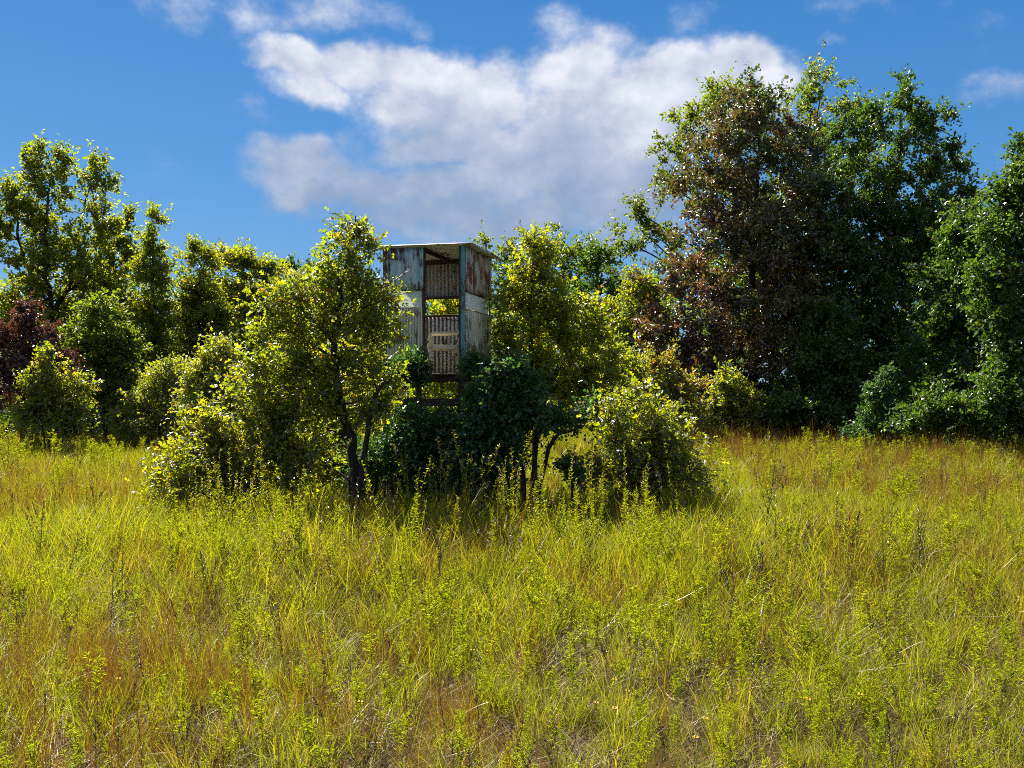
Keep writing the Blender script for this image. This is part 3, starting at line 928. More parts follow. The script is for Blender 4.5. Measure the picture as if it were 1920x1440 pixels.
def build_woods():
    """far wood and the low growth under the tree line, each a mass nobody could count"""
    rng = np.random.default_rng(77)
    g = Geo()

    def scatter(centres, radii, n, leaf, shape='oval'):
        i = rng.integers(0, len(centres), n)
        d = norm(rng.standard_normal((n, 3))) * (rng.random((n, 1)) ** .4)
        P = centres[i] + d * radii[i]
        P = P + rng.standard_normal((n, 3)) * .15
        P = P[P[:, 2] > .05]
        m = len(P)
        ln = leaf * rng.uniform(.6, 1.3, m)
        v, f, nv = leaf_arrays(P, norm(rng.standard_normal((m, 3))), norm(rng.standard_normal((m, 3))) + np.array([0, 0, .5]), ln, ln * .65, shape)
        g.add(v, f, 0, rnd=np.repeat(rng.random(m), nv), tint=0.0)
    C, R = [], []
    for k in range(210):
        px_ = rng.uniform(-350, 2300)
        D = rng.uniform(46, 60)
        top = 560 + 40 * math.sin(px_ * .013) + rng.uniform(-30, 60)
        if px_ > 1150:
            top -= 90
        py_ = rng.uniform(top, 800)
        C.append((at(px_, D), D, hz(py_, D)))
        r = rng.uniform(1.1, 2.4)
        R.append((r, r, r * rng.uniform(.7, 1.1)))
    scatter(np.array(C), np.array(R), 84000, .32)
    set_props(obj('woods', g.mesh('woods', [M['leaf_dark']])), 'dark wood behind the tree line', 'woods', kind='stuff')
    g = Geo()
    C, R = [], []

    def edge(px_):
        pts = [(-300, 31), (0, 31), (150, 30.5), (300, 31), (600, 34), (900, 36), (1200, 36), (1290, 36), (1600, 31), (1750, 27.5), (1920, 24.0), (2300, 19)]
        return float(np.interp(px_, [p[0] for p in pts], [p[1] for p in pts]))
    for k in range(300):
        px_ = rng.uniform(-300, 2250)
        D = edge(px_) + rng.uniform(1.0, 5.0)
        h = rng.uniform(.3, 1.9)
        C.append((at(px_, D), D, h))
        r = rng.uniform(.35, .9)
        R.append((r, r, r * .8))
    scatter(np.array(C), np.array(R), 56000, .15)
    set_props(obj('undergrowth', g.mesh('undergrowth', [M['leaf_dark']])), 'low shady growth under the edge of the wood', 'undergrowth', kind='stuff')


build_trees()
build_clump()
build_woods()

# ------------------------------------------------------------------ hunting blind


def box(name, a, b, mat, parent, rot=None):
    """a timber from corner a to corner b, slightly uneven, softened edges"""
    a, b = np.array(a, float), np.array(b, float)
    c, h = (a + b) / 2, np.abs(b - a) / 2
    bv = min(.006, h.min() * .4)
    vs, fs = [], []
    # chamfered box: 24 vertices
    for sx in (-1, 1):
        for sy in (-1, 1):
            for sz in (-1, 1):
                s = np.array([sx, sy, sz])
                for ax in range(3):
                    p = s * (h - bv)
                    p[ax] = s[ax] * h[ax]
                    vs.append(p)
    def vi(sx, sy, sz, ax):
        return (((sx > 0) * 4 + (sy > 0) * 2 + (sz > 0)) * 3 + ax)
    import itertools
    quads, tris = [], []
    for ax in range(3):
        o1, o2 = [k for k in range(3) if k != ax]
        for s in (-1, 1):
            q = []
            for u, w in ((-1, -1), (1, -1), (1, 1), (-1, 1)):
                sg = [0, 0, 0]
                sg[ax], sg[o1], sg[o2] = s, u, w
                q.append(vi(*sg, ax))
            quads.append(q)
        for u in (-1, 1):
            for w in (-1, 1):
                q = []
                for (e, a_) in ((-1, o1), (1, o1), (1, o2), (-1, o2)):
                    sg = [0, 0, 0]
                    sg[ax], sg[o1], sg[o2] = e, u, w
                    q.append(vi(*sg, a_))
                quads.append(q)
    for sx, sy, sz in itertools.product((-1, 1), repeat=3):
        tris.append([vi(sx, sy, sz, k) for k in range(3)])
    me = bpy.data.meshes.new(name)
    me.from_pydata([tuple(v) for v in vs], [], quads + tris)
    import bmesh
    bm = bmesh.new()
    bm.from_mesh(me)
    bmesh.ops.recalc_face_normals(bm, faces=bm.faces)
    bm.to_mesh(me)
    bm.free()
    me.materials.append(M[mat])
    return obj(name, me, parent, tuple(c), rot)


def corrugated(name, origin, udir, vdir, w, h, mat, parent, period=.068, amp=.009, thick=.0018, dent=.004, seed=0):
    """one sheet of corrugated iron: ribs run along vdir, waves across udir"""
    rng = np.random.default_rng(seed + 90)
    u, v = norm(np.array(udir, float)), norm(np.array(vdir, float))
    n = np.cross(u, v)
    nu = max(12, int(w / period * 8))
    nv = 6
    s = np.linspace(0, w, nu + 1)
    t = np.linspace(0, h, nv + 1)
    wave = amp * np.sin(2 * np.pi * s / period)
    den = dent * np.array([[mnoise.noise((a * 3 + seed * 5.1, b * 3, seed)) for b in t] for a in s])
    mid = s[:, None, None] * u + t[None, :, None] * v + (wave[:, None] + den)[..., None] * n
    edge = .003 * rng.standard_normal(nu + 1)
    mid[:, 0] += edge[:, None] * v
    top, bot = mid + n * thick / 2, mid - n * thick / 2
    idx = np.arange((nu + 1) * (nv + 1)).reshape(nu + 1, nv + 1)
    K = idx.size
    q = np.stack([idx[:-1, :-1], idx[1:, :-1], idx[1:, 1:], idx[:-1, 1:]], -1).reshape(-1, 4)
    rim = []
    for line in (idx[:, 0], idx[:, -1][::-1], idx[0, ::-1], idx[-1]):
        for a, b in zip(line[:-1], line[1:]):
            rim.append([a, a + K, b + K, b])
    vv = np.concatenate([top.reshape(-1, 3), bot.reshape(-1, 3)])
    f = np.concatenate([q, q[:, ::-1] + K, np.array(rim)])
    return obj(name, np_mesh(name, vv, f, [M[mat]], smooth=True), parent, origin)


def build_blind():
    th = math.radians(15)
    fx, fy = at(872, 14.6), 14.6
    X, Y = np.array([math.cos(th), -math.sin(th)]), np.array([math.sin(th), math.cos(th)])
    W2, L2 = .685, .72
    cx, cy = np.array([fx, fy]) - X * W2 + Y * L2
    root = empty('hunting_blind', (cx, cy, 0), -th, 'rusty corrugated iron hunting blind raised on timber posts in the thicket', 'hunting blind')
    F, B, Lx, Rx = -L2, L2, -W2, W2
    z0, zt = 2.44, 4.43
    # posts down to the ground and up to the roof
    box('post', (Rx - .13, F + .02, -.1), (Rx - .01, F + .13, z0 - .12), 'wood_dark', root)
    box('post', (Lx + .01, F + .02, -.1), (Lx + .12, F + .13, z0 - .12), 'wood_dark', root)
    box('post', (Rx - .13, B - .13, -.1), (Rx - .02, B - .02, z0 - .12), 'wood_dark', root)
    box('post', (Lx + .01, B - .13, -.1), (Lx + .12, B - .02, z0 - .12), 'wood_dark', root)
    box('brace', (Lx - .06, F - .035, 1.92), (Rx + .04, F + .012, 2.04), 'wood_dark', root)
    # floor
    for y in (F + .01, B - .06):
        box('joist', (Lx - .04, y, z0 - .117), (Rx + .04, y + .05, z0 - .027), 'wood_dark', root)
    nb = 9
    bw = (2 * L2 + .10) / nb
    for i in range(nb):
        y = F - .06 + i * bw
        box('floor_board', (Lx - .05 + .01 * (i % 3), y + .003, z0 - .024), (Rx + .04 - .008 * (i % 2), y + bw - .003, z0), 'wood_grey', root)
    # uprights of the cabin
    box('upright', (-.035, F + .006, z0 + .002), (.012, F + .06, zt), 'wood_dark', root)
    box('upright', (Rx - .105, F + .006, z0 + .002), (Rx - .072, F + .07, zt), 'wood_dark', root)
    box('upright', (Lx + .008, F + .008, z0 + .002), (Lx + .05, F + .06, zt), 'wood_dark', root)
    box('upright', (Lx + .008, B - .06, z0 + .002), (Lx + .05, B - .012, zt), 'wood_dark', root)
    box('upright', (Rx - .06, B - .055, z0 + .002), (Rx - .012, B - .012, zt), 'wood_dark', root)
    box('corner_board', (Rx - .070, F - .012, z0 - .02), (Rx + .004, F + .012, zt), 'paint_teal', root)
    # rails
    box('rail', (Lx + .052, B - .055, 3.755), (Rx - .062, B - .012, 3.80), 'wood_dark', root)
    box('rail', (Lx + .052, B - .055, 3.445), (Rx - .062, B - .012, 3.485), 'wood_dark', root)
    box('rail', (Lx + .052, B - .055, zt - .07), (Rx - .062, B - .012, zt + .008), 'wood_dark', root)
    box('rail', (Rx - .05, F + .075, 3.71), (Rx - .012, B - .06, 3.745), 'wood_dark', root)
    box('rail', (Rx - .05, F + .075, 3.43), (Rx - .012, B - .06, 3.455), 'wood_dark', root)
    box('rail', (Lx + .055, F + .014, 3.755), (-.04, F + .05, 3.79), 'wood_dark', root)
    box('rail', (Lx + .055, F + .014, 3.46), (-.04, F + .05, 3.49), 'wood_dark', root)
    box('rafter', (-.045, F + .062, zt - .062), (.012, B - .06, zt - .004), 'wood_dark', root)
    box('rafter', (Rx - .07, F + .075, zt - .062), (Rx - .018, B - .06, zt - .004), 'wood_dark', root)
    box('rafter', (Lx + .012, F + .065, zt - .062), (Lx + .06, B - .06, zt - .004), 'wood_dark', root)
    # sheets
    up, x_, y_ = (0, 0, 1), (1, 0, 0), (0, 1, 0)
    P = 'corrugated_panel'

    def sheet(o, u, w, h, mat, label, seed, period=.068, amp=.009):
        s = corrugated(P, o, u, up, w, h, mat, root, period, amp, seed=seed)
        s['label'] = label
    sheet((Lx - .005, F - .022, 3.765), x_, .69, zt - 3.765, 'sheet_blue', 'blue grey upper panel streaked with purple rust', 1, .045, .004)
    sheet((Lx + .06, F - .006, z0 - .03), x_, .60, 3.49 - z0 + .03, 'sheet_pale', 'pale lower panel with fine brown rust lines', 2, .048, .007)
    sheet((Rx + .012, F + .016, 3.72), y_, 2 * L2 - .03, zt - 3.72 - .01, 'sheet_red', 'upper side panel with big red rust patches', 3, .10, .009)
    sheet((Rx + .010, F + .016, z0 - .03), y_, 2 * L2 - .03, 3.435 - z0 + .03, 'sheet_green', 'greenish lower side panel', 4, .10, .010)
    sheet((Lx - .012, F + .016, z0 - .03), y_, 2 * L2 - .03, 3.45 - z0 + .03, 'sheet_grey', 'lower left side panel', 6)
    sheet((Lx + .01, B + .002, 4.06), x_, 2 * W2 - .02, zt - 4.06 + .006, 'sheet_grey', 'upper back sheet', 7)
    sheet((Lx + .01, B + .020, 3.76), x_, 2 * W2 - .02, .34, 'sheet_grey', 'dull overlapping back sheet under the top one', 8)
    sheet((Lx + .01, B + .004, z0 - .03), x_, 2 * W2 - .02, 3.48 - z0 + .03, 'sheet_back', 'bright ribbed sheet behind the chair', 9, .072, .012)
    # milky window panes
    pane = box('window_pane', (Rx - .010, F + .02, 3.458), (Rx - .006, B - .10, 3.71), 'milky_pane', root)
    pane['label'] = 'milky plastic pane in the right side'
    pane = box('window_pane', (Lx + .055, F + .052, 3.492), (-.04, F + .056, 3.753), 'milky_pane', root)
    pane['label'] = 'milky plastic pane in the front left'
    # roof sheet, ribs running left to right
    w, h = 2 * L2 + .20, 2 * W2 + .30
    r = corrugated('roof', (Lx - .15, F - .10, zt + .045), (0, 1, 0), (-1, 0, .0), w, h, 'sheet_roof', root, .117, .016, dent=.008, seed=10)
    r.location = (Rx + .15, F - .10, zt + .020)
    r.rotation_euler = (0, math.radians(.5), 0)
    # low strand of wire across the back
    g = Geo()
    v, f = tube_arrays([(-.2, B - .08, 3.44)], [(.2, B - .1, 3.30)], [(Rx - .1, B - .08, 3.42)], .006, .006, 8, 4)
    g.add(v, f)
    obj('wire', g.mesh('wire', [M['wood_dark']], True), root)
    return root, th, X, Y, (cx, cy), z0


def ribbon(pts, w, t, side, taper=None):
    """bar of rectangular section along pts; side = direction of its width"""
    pts = np.asarray(pts, float)
    n = len(pts)
    d = norm(np.gradient(pts, axis=0))
    s = np.broadcast_to(np.asarray(side, float), (n, 3))
    s = norm(s - (s * d).sum(1, keepdims=True) * d)
    up = np.cross(d, s)
    ww = np.broadcast_to(np.asarray(w, float), (n,))[:, None]
    tt = np.broadcast_to(np.asarray(t, float), (n,))[:, None]
    ring = np.stack([pts + s * ww / 2 + up * tt / 2, pts - s * ww / 2 + up * tt / 2, pts - s * ww / 2 - up * tt / 2, pts + s * ww / 2 - up * tt / 2], 1)
    idx = np.arange(n * 4).reshape(n, 4)
    i0, i1 = idx[:-1], idx[1:]
    j0, j1 = np.roll(i0, -1, 1), np.roll(i1, -1, 1)
    f = np.concatenate([np.stack([i0, j0, j1], -1).reshape(-1, 3), np.stack([i0, j1, i1], -1).reshape(-1, 3),
                        [[0, 3, 2], [0, 2, 1]], [[4 * n - 4, 4 * n - 3, 4 * n - 2], [4 * n - 4, 4 * n - 2, 4 * n - 1]]])
    return ring.reshape(-1, 3), f


def build_chair(loc, rz):
    """moulded plastic armchair; its front looks along +X of its own frame"""
    root = empty('plastic_chair', loc, rz, 'faded cream plastic armchair standing inside the blind doorway', 'chair')
    mt = [M['chair_plastic']]
    # seat
    xs, ys = np.linspace(-.21, .23, 9), np.linspace(-.22, .22, 9)
    top = np.array([[x, y, .43 + .03 * (x > .2) * 0 + .35 * (x - .02) ** 2 * (x > .02) * 1.0 - .30 * (.22 ** 2 - y ** 2) * .35 - .04 * (.2 - x) * .4] for x in xs for y in ys])
    bot = top - np.array([0, 0, .012])
    idx = np.arange(81).reshape(9, 9)
    q = np.stack([idx[:-1, :-1], idx[1:, :-1], idx[1:, 1:], idx[:-1, 1:]], -1).reshape(-1, 4)
    rim = []
    for line in (idx[:, 0], idx[-1], idx[::-1, -1], idx[0, ::-1]):
        for a, b in zip(line[:-1], line[1:]):
            rim.append([b, a, a + 81, b + 81])
    obj('seat', np_mesh('seat', np.concatenate([top, bot]), np.concatenate([q, q[:, ::-1] + 81, rim]), mt, smooth=False), root)
    g = Geo()
    pts = [(.235, y, .425 + .0 * y) for y in np.linspace(-.225, .225, 7)]
    g.add(*ribbon(pts, .06, .014, (.25, 0, -1)))
    for s in (-1, 1):
        g.add(*ribbon([(x, s * .225, .43 - .05 * (.2 - x) * .3) for x in np.linspace(-.21, .235, 6)], .075, .014, (0, .25 * s, -1)))
    obj('seat_apron', g.mesh('apron', mt), root)
    # back: rounded rim with slats
    b = Geo()
    rimp = []
    for a in np.linspace(0, math.pi, 15):
        y = .235 * math.cos(a)
        z = .66 + .22 * math.sin(a) ** .8
        x = -.22 - .30 * (z - .43) - .05 * (1 - (y / .235) ** 2)
        rimp.append((x, y, z))
    rimp = [(-.215, .235, .44)] + rimp + [(-.215, -.235, .44)]
    b.add(*ribbon(rimp, .05, .016, (1, 0, -.3)))
    rim2 = [(p[0] + .004, p[1] * .9, .43 + (p[2] - .43) * .93) for p in rimp]
    rim_band = ribbon(rim2, .016, .06, (1, 0, .3))
    b.add(*rim_band)
    obj('backrest', b.mesh('backrest', mt), root)
    for y in (-.14, -.07, 0, .07, .14):
        s = Geo()
        ztop = .66 + .20 * math.sin(math.acos(y / .235)) ** .8
        s.add(*ribbon([(-.22 - .30 * (z - .43) - .045 * (1 - (y / .235) ** 2), y, z) for z in np.linspace(.42, ztop, 7)], .042, .008, (0, 1, 0)))
        obj('slat', s.mesh('slat', mt), root)
    for sd in (-1, 1):
        g = Geo()
        pts = catmull([(-.32, sd * .235, .80), (-.27, sd * .25, .72), (-.17, sd * .268, .665), (0, sd * .275, .652), (.17, sd * .272, .648), (.235, sd * .265, .60), (.238, sd * .25, .50), (.235, sd * .235, .42)], 4)
        tk = np.interp(np.linspace(0, 1, len(pts)), [0, .35, .62, .75, 1], [.05, .03, .028, .06, .075])
        g.add(*ribbon(pts, .052, tk, (0, 1, 0)))
        obj('armrest', g.mesh('armrest', mt), root)
        for fr in (1, -1):
            l = Geo()
            x0, x1 = (.215, .275) if fr > 0 else (-.20, -.285)
            p = [(x0 + (x1 - x0) * t, sd * (.225 + .035 * t), .43 * (1 - t)) for t in np.linspace(0, 1, 5)]
            l.add(*ribbon(p, np.linspace(.10, .06, 5), .012, (1, 0, 0)))
            l.add(*ribbon([(q[0] - fr * .0, q[1] - sd * .012, q[2]) for q in p], np.linspace(.055, .03, 5), .012, (0, 1, 0)))
            obj('leg', l.mesh('leg', mt), root)


ROOT, TH, BX, BY, BC, Z0 = build_blind()
_c = np.array(BC) + BX * .17 + BY * -.22
build_chair((_c[0], _c[1], Z0 + .001), math.pi + .10)

# ------------------------------------------------------------------ grass and weeds


def blades(rng, n, h, spread, lean, width, nseg=3, curl=.5, mi=0, base_r=.1, geo=None, droop=1.0):
    """n bent grass blades"""
    a = rng.uniform(0, 2 * np.pi, n)
    r = base_r * np.sqrt(rng.random(n))
    b0 = np.stack([r * np.cos(a), r * np.sin(a), np.zeros(n)], 1)
    ph = rng.uniform(0, 2 * np.pi, n)
    dirh = np.stack([np.cos(ph), np.sin(ph), np.zeros(n)], 1)
    H = h * rng.uniform(.45, 1.1, n)
    ln = lean * rng.uniform(.2, 1.2, n)
    cl = curl * rng.uniform(.2, 1.3, n)
    t = np.linspace(0, 1, nseg + 1)
    hor = (ln[:, None] * t + cl[:, None] * t ** 2.2) * H[:, None]
    ver = H[:, None] * (t - droop * .5 * cl[:, None] * t ** 2.5) / (1 + ln[:, None] * .3)
    c = b0[:, None] + dirh[:, None] * hor[..., None] + np.array([0, 0, 1.0]) * np.maximum(ver, .01 * t)[..., None]
    tw = rng.uniform(0, 2 * np.pi, n)
    s = np.stack([np.cos(tw), np.sin(tw), np.zeros(n)], 1)
    w = width * rng.uniform(.6, 1.3, n)[:, None] * (1 - t ** 1.6 * .92)
    L, R = c - s[:, None] * w[..., None] / 2, c + s[:, None] * w[..., None] / 2
    v = np.stack([L, R], 2)
    idx = np.arange(n * (nseg + 1) * 2).reshape(n, nseg + 1, 2)
    f = np.concatenate([np.stack([idx[:, :-1, 0], idx[:, :-1, 1], idx[:, 1:, 1]], -1).reshape(-1, 3), np.stack([idx[:, :-1, 0], idx[:, 1:, 1], idx[:, 1:, 0]], -1).reshape(-1, 3)])
    g = geo or Geo()
    g.add(v.reshape(-1, 3), f, mi, rnd=np.repeat(rng.random(n) * .65, (nseg + 1) * 2))
    return g


def weed(rng, h, n_leaves, leaf, branches=0, tip='leaf', wide=.22, bare=.2):
    """upright meadow plant: stem with many narrow leaves"""
    g = Geo()
    lean = rng.standard_normal(2) * .08 * h
    top = np.array([lean[0], lean[1], h])
    mid = top * .5 + np.array([rng.normal() * .02, rng.normal() * .02, 0])
    stems = [(np.zeros(3), mid, top, h)]
    for b in range(branches):
        t = rng.uniform(.4, .8)
        st = 2 * t * (1 - t) * mid + t * t * top
        a = rng.uniform(0, 6.28)
        ln = h * rng.uniform(.2, .38)
        en = st + np.array([math.cos(a) * ln * .5, math.sin(a) * ln * .5, ln])
        stems.append((st, (st + en) / 2 + np.array([math.cos(a), math.sin(a), 0]) * .02, en, ln))
    for i, (a, m_, b, ln) in enumerate(stems):
        v, f = tube_arrays([a], [m_], [b], .0035 if i == 0 else .002, .0012, 4, 3)
        g.add(v, f, 1, rnd=.4)
        k = max(4, int(n_leaves * ln / h * (1 if i == 0 else .8)))
        t = rng.uniform(bare if i == 0 else .1, 1.0, k) ** .8
        P = ((1 - t) ** 2)[:, None] * a + (2 * t * (1 - t))[:, None] * m_ + (t ** 2)[:, None] * b
        ph = rng.uniform(0, 6.28, k)
        elv = rng.uniform(.1, .9, k) + t * .5
        D = np.stack([np.cos(ph) * np.cos(elv), np.sin(ph) * np.cos(elv), np.sin(elv)], 1)
        Nn = np.cross(D, np.stack([-np.sin(ph), np.cos(ph), np.zeros(k)], 1)) + rng.standard_normal((k, 3)) * .35
        ll = leaf * rng.uniform(.6, 1.25, k) * (1 - .35 * t)
        v, f, nv = leaf_arrays(P, D, Nn, ll, ll * wide, 'lance')
        g.add(v, f, 0, rnd=np.repeat(rng.random(k) * .65, nv))
        if tip == 'seed':
            k2 = 14
            t2 = rng.uniform(.72, 1.02, k2)
            P = ((1 - t2) ** 2)[:, None] * a + (2 * t2 * (1 - t2))[:, None] * m_ + (t2 ** 2)[:, None] * b + rng.standard_normal((k2, 3)) * .008
            v, f, nv = leaf_arrays(P, norm(rng.standard_normal((k2, 3)) + np.array([0, 0, 1.0])), norm(rng.standard_normal((k2, 3))), .022, .011, 'round')
            g.add(v, f, 2, rnd=np.repeat(rng.random(k2), nv))
    return g


def clump_density(x, y):
    """0 in the middle of the thicket where grass is thin"""
    return 1.0


def gn_scatter(name, pts, rot, scl, idx, variants, label, cat):
    """one object that carries many tufts: points in a mesh, tufts put on them"""
    me = bpy.data.meshes.new(name + '_points')
    n = len(pts)
    me.vertices.add(n)
    me.vertices.foreach_set('co', np.asarray(pts, np.float32).ravel())
    a = me.attributes.new('turn', 'FLOAT_VECTOR', 'POINT')
    a.data.foreach_set('vector', np.asarray(rot, np.float32).ravel())
    a = me.attributes.new('size', 'FLOAT_VECTOR', 'POINT')
    a.data.foreach_set('vector', np.asarray(scl, np.float32).ravel())
    a = me.attributes.new('pick', 'INT', 'POINT')
    a.data.foreach_set('value', np.asarray(idx, np.int32))
    o = obj(name, me)
    set_props(o, label, cat, kind='stuff')
    lib = bpy.data.collections.new(name + '_tufts')
    for i, vm in enumerate(variants):
        lib.objects.link(bpy.data.objects.new('%s_tuft_%02d' % (name, i), vm))
    ng = bpy.data.node_groups.new(name + '_nodes', 'GeometryNodeTree')
    ng.interface.new_socket('Geometry', in_out='INPUT', socket_type='NodeSocketGeometry')
    ng.interface.new_socket('Geometry', in_out='OUTPUT', socket_type='NodeSocketGeometry')
    nd = ng.nodes
    gi, go = nd.new('NodeGroupInput'), nd.new('NodeGroupOutput')
    ci = nd.new('GeometryNodeCollectionInfo')
    ci.inputs['Collection'].default_value = lib
    ci.inputs['Separate Children'].default_value = True
    ci.inputs['Reset Children'].default_value = True
    ip = nd.new('GeometryNodeInstanceOnPoints')
    ip.inputs['Pick Instance'].default_value = True

    def named(nm, typ):
        q = nd.new('GeometryNodeInputNamedAttribute')
        q.data_type = typ
        q.inputs['Name'].default_value = nm
        return next(s for s in q.outputs if s.enabled and s.name == 'Attribute')
    er = nd.new('FunctionNodeEulerToRotation')
    L = ng.links
    L.new(named('turn', 'FLOAT_VECTOR'), er.inputs[0])
    L.new(gi.outputs[0], ip.inputs['Points'])
    L.new(ci.outputs[0], ip.inputs['Instance'])
    L.new(er.outputs[0], ip.inputs['Rotation'])
    L.new(named('size', 'FLOAT_VECTOR'), ip.inputs['Scale'])
    L.new(named('pick', 'INT'), ip.inputs['Instance Index'])
    L.new(ip.outputs[0], go.inputs[0])
    md = o.modifiers.new('scatter', 'NODES')
    md.node_group = ng
    return o


def field_points(rng, dens, y0, y1):
    """random points over the part of the meadow that can be seen from about the camera"""
    half = lambda y: y * .60 + 3.0
    area = (y1 - y0) * 2 * half(y1)
    n = int(area * dens)
    y = rng.uniform(y0, y1, n)
    x = rng.uniform(-half(y1), half(y1), n)
    k = np.abs(x) < half(y)
    x, y = x[k], y[k]
    # stop at the wood's edge
    px_ = 960 + x / y * FPX
    ed = np.interp(px_, [-300, 0, 150, 300, 600, 900, 1200, 1290, 1600, 1750, 1920, 2300], [34, 34, 33, 34, 38, 40, 40, 40, 34, 29.5, 25.5, 20.5])
    k = y < ed
    return x[k], y[k]


def nz(x, y, s, off):
    return np.array([mnoise.noise((a * s + off, b * s, off * 1.7)) for a, b in zip(x, y)])


def make_tufts():
    rng = np.random.default_rng(303)
    green, straw, rust, forb, dark = [], [], [], [], []
    gm, sm = M['grass_green'], M['grass_straw']
    for i in range(6):      # green tufts, mixed with some dry blades
        g = blades(rng, 58, .48, .1, .22, .0068, 3, .36, 0, .12)
        blades(rng, 16, .45, .1, .5, .004, 3, .8, 1, .14, g)
        green.append(g.mesh('green_tuft', [gm, sm]))
    for i in range(5):      # lodged straw
        g = blades(rng, 46, .42, .1, 1.0, .0045, 4, 1.1, 0, .16, None, 1.2)
        blades(rng, 14, .40, .1, .5, .005, 3, .6, 1, .14, g)
        straw.append(g.mesh('straw_tuft', [sm, gm]))
    for i in range(4):      # upright rusty stems
        g = blades(rng, 42, .62, .1, .10, .0038, 3, .16, 0, .12)
        blades(rng, 22, .50, .1, .25, .005, 3, .4, 1, .12, g)
        rust.append(g.mesh('rust_tuft', [M['grass_rust'], gm]))
    for i in range(7):      # leafy weeds of all sizes
        h = rng.uniform(.32, .52)
        g = weed(rng, h, int(95 * h / .5), .050, int(rng.integers(2, 5)), 'leaf', .16)
        forb.append(g.mesh('leafy_weed', [M['weed_leaf'], M['grass_green'], M['stalk_pale']]))
    for i in range(4):      # dead brown stalks
        g = weed(rng, rng.uniform(.4, .62), 34, .035, 3, 'leaf', .35, .3)
        dark.append(g.mesh('dead_weed', [M['weed_dark'], M['weed_dark'], M['weed_dark']]))
    pale = []
    for i in range(3):
        g = Geo()
        for q in range(3):
            a = rng.uniform(0, 6.28)
            l = rng.uniform(.10, .34)
            s = rng.standard_normal(3) * .08
            s[2] = rng.uniform(.12, .40)
            e = s + np.array([math.cos(a) * l, math.sin(a) * l, rng.uniform(-.12, .22)])
            v, f = tube_arrays([s], [(s + e) / 2 + rng.standard_normal(3) * .03], [e], .0020, .0011, 4, 3)
            g.add(v, f, 0, rnd=rng.random())
        pale.append(g.mesh('pale_stalk', [M['stalk_pale']]))
    return green, straw, rust, forb, dark, pale


TUFTS = make_tufts()


def build_meadow():
    green, straw, rust, forb, dark, pale = TUFTS
    rng = np.random.default_rng(404)
    X, Y, S = [], [], []
    for (y0, y1, dens, sc) in ((2.2, 6.5, 62, 1.0), (6.5, 11, 44, 1.08), (11, 19, 30, 1.18), (19, 41, 18, 1.35)):
        x, y = field_points(rng, dens, y0, y1)
        X.append(x), Y.append(y), S.append(np.full(len(x), sc))
    X, Y, S = np.concatenate(X), np.concatenate(Y), np.concatenate(S)
    n = len(X)
    Z = np.array([gh(a, b) for a, b in zip(X, Y)])
    n1 = nz(X, Y, .32, 2.0) + .5 * nz(X, Y, .9, 7.0)
    n2 = nz(X, Y, .22, 11.0) + .5 * nz(X, Y, .7, 17.0)
    near = np.clip((9.5 - Y) / 5.0, 0, 1)
    right = np.clip((X - 3.0) / 6.0, 0, 1) * np.clip((Y - 11) / 6, 0, 1)
    p_straw = np.clip(.20 + .50 * near + .46 * n1, .03, .88)
    p_rust = np.clip((.13 + .40 * right + .66 * n2) * (1 - .15 * near), .02, .7)
    p_forb = np.clip(.25 - .05 * near + .34 * nz(X, Y, .5, 23.0), .03, .5)
    p_dark = np.clip(.075 + .08 * near + .12 * n2, .02, .3)
    p_pale = np.full(n, .030) * (Y < 8)
    p_green = np.clip(.54 - .34 * near - .28 * n1, .12, 1)
    P = np.stack([p_green, p_straw, p_rust, p_forb, p_dark, p_pale], 1)
    P = P / P.sum(1, keepdims=True)
    u = rng.random(n)
    kind = (P.cumsum(1) < u[:, None]).sum(1).clip(0, 5)
    hs = 1.0 + .22 * nz(X, Y, .45, 31.0)
    sz = S * hs * (1 - .22 * near) * (1 + .55 * (kind != 3) * np.clip((Y - 8.3) / 2.2, 0, 1) * np.clip((17 - Y) / 3, 0, 1) * np.clip((6.5 - np.abs(X + 1.2)) / 2.5, 0, 1)) * (1 + .25 * np.clip((Y - 18) / 8, 0, 1)) * rng.uniform(.72, 1.25, n)
    lod = np.where((nz(X, Y, .6, 41.0) > .18) & (Y < 9), 1.0, .35)     # places where the grass has been laid over
    rot = np.stack([rng.standard_normal(n) * .16 * lod * 1.6, rng.standard_normal(n) * .16 * lod * 1.6, rng.uniform(0, 6.283, n)], 1)
    scl = np.stack([sz, sz, sz * rng.uniform(.85, 1.15, n)], 1)
    pts = np.stack([X, Y, Z - .01], 1)

    def put(name, sel, var, label, cat):
        i = np.nonzero(sel)[0]
        gn_scatter(name, pts[i], rot[i], scl[i], rng.integers(0, len(var), len(i)), var, label, cat)
        print('scatter', name, len(i))
    put('grass', kind == 0, green, 'long yellow green meadow grass', 'grass')
    put('dry_grass', kind == 1, straw, 'lodged straw coloured dead grass', 'grass')
    put('rusty_grass', kind == 2, rust, 'upright orange brown stemmed grass', 'grass')
    put('weeds', (kind == 3), forb, 'leafy yellow green weeds through the grass', 'weeds')
    put('dead_weeds', kind == 4, dark, 'dark dry weed stalks in the grass', 'weeds')
    put('pale_straw', kind == 5, pale, 'bleached broken grass stems', 'straw')


build_meadow()


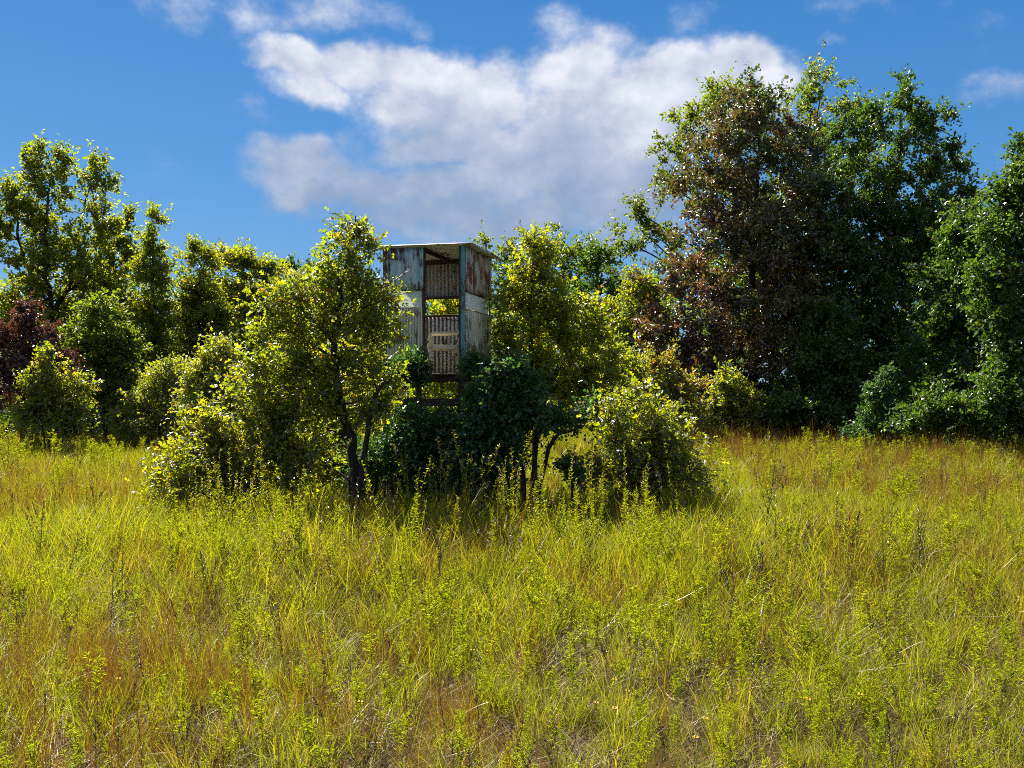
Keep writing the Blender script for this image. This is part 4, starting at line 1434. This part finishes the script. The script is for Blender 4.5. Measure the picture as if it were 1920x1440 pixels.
def build_weeds():
    """tall plants that stand out one by one"""
    rng = np.random.default_rng(505)
    leafy, spikes = [], []
    for i in range(8):
        g = weed(rng, rng.uniform(.72, .95), 125, .062, int(rng.integers(2, 5)), 'leaf', .16)
        leafy.append(g.mesh('goldenrod_plant', [M['weed_leaf'], M['grass_green'], M['stalk_pale']]))
    for i in range(7):
        g = weed(rng, rng.uniform(.85, 1.2), 60, .045, int(rng.integers(0, 3)), 'seed', .25, .25)
        spikes.append(g.mesh('weed_stalk', [M['weed_leaf'], M['grass_green'], M['grass_straw']]))
    dry = []
    for i in range(4):
        g = weed(rng, rng.uniform(.75, 1.05), 16, .04, 4, 'seed', .3, .4)
        dry.append(g.mesh('dry_stalk', [M['grass_straw'], M['grass_straw'], M['stalk_pale']]))

    def place(me, name, x, y, s, label, cat, group):
        o = obj(name, me, None, (x, y, gh(x, y) - .02), (rng.normal() * .05, rng.normal() * .05, rng.uniform(0, 6.28)))
        o.scale = (s, s, s)
        set_props(o, label, cat, group)
    # against the dark foot of the thicket
    for k in range(70):
        y = rng.uniform(10.2, 12.3)
        x = at(rng.uniform(320, 1290), y)
        place(spikes[k % 7], 'weed_stalk', x, y, rng.uniform(.95, 1.4), 'tall upright weed stalk standing before the dark thicket', 'weed', 'weed stalks in front of the thicket')
    for k in range(60):
        y = rng.uniform(9.3, 11.9)
        x = at(rng.uniform(250, 1290), y)
        place(leafy[k % 8], 'goldenrod_plant', x, y, rng.uniform(.8, 1.15), 'leafy green goldenrod plant standing just before the thicket', 'plant', 'goldenrod plants in front of the thicket')
    for k in range(16):
        y = rng.uniform(9.0, 11.8)
        x = at(rng.uniform(420, 1260), y)
        place(dry[k % 4], 'dry_stalk', x, y, rng.uniform(.7, 1.0), 'branched dry pale stalk standing before the thicket', 'weed', 'dry stalks in front of the thicket')
    # through the near meadow
    for k in range(120):
        y = 3.6 + 5.2 * rng.random() ** .8
        x = at(rng.uniform(-60, 1980), y)
        place(leafy[k % 8], 'goldenrod_plant', x, y, rng.uniform(.40, .64), 'leafy green goldenrod plant in the open meadow grass', 'plant', 'goldenrod plants in the meadow')
    # small yellow flower heads
    tv = Geo()
    v, f = tube_arrays([(0, 0, 0)], [(.01, 0, .25)], [(.02, .01, .5)], .0025, .0018, 4, 3)
    tv.add(v, f, 0, rnd=.4)
    n = 11
    a = np.arange(n) * 2 * np.pi / n
    D = np.stack([np.cos(a), np.sin(a), np.full(n, .15)], 1)
    v, f, nv = leaf_arrays(np.tile([[.02, .01, .5]], (n, 1)) + D * .004, D, np.tile([[0, 0, 1.0]], (n, 1)), .017, .008, 'round')
    tv.add(v, f, 1, rnd=np.repeat(rng.random(n), nv))
    v, f = tube_arrays([(.02, .01, .495)], [(.02, .01, .502)], [(.02, .01, .508)], .007, .004, 2, 6)
    tv.add(v, f, 2, rnd=.5)
    fm = tv.mesh('yellow_flower', [M['grass_green'], M['petal'], M['weed_dark']])
    for (u, w) in ((1115, 1262), (1168, 1272), (1145, 1225), (1165, 1245), (1305, 1330), (430, 1095), (505, 1375), (1320, 1290), (670, 1265), (230, 1220), (1512, 1255), (1620, 1250), (300, 1400), (880, 1180)):
        y = EYE - .5
        D_ = (EYE - .52) / ((w - HOR) / FPX)
        place(fm, 'yellow_flower', at(u, D_), D_, .85, 'small yellow flower head in the meadow grass', 'flower', 'yellow flowers in the meadow')


build_weeds()
print('TREE TRIS', sum(a + b for _, a, b in STATS))
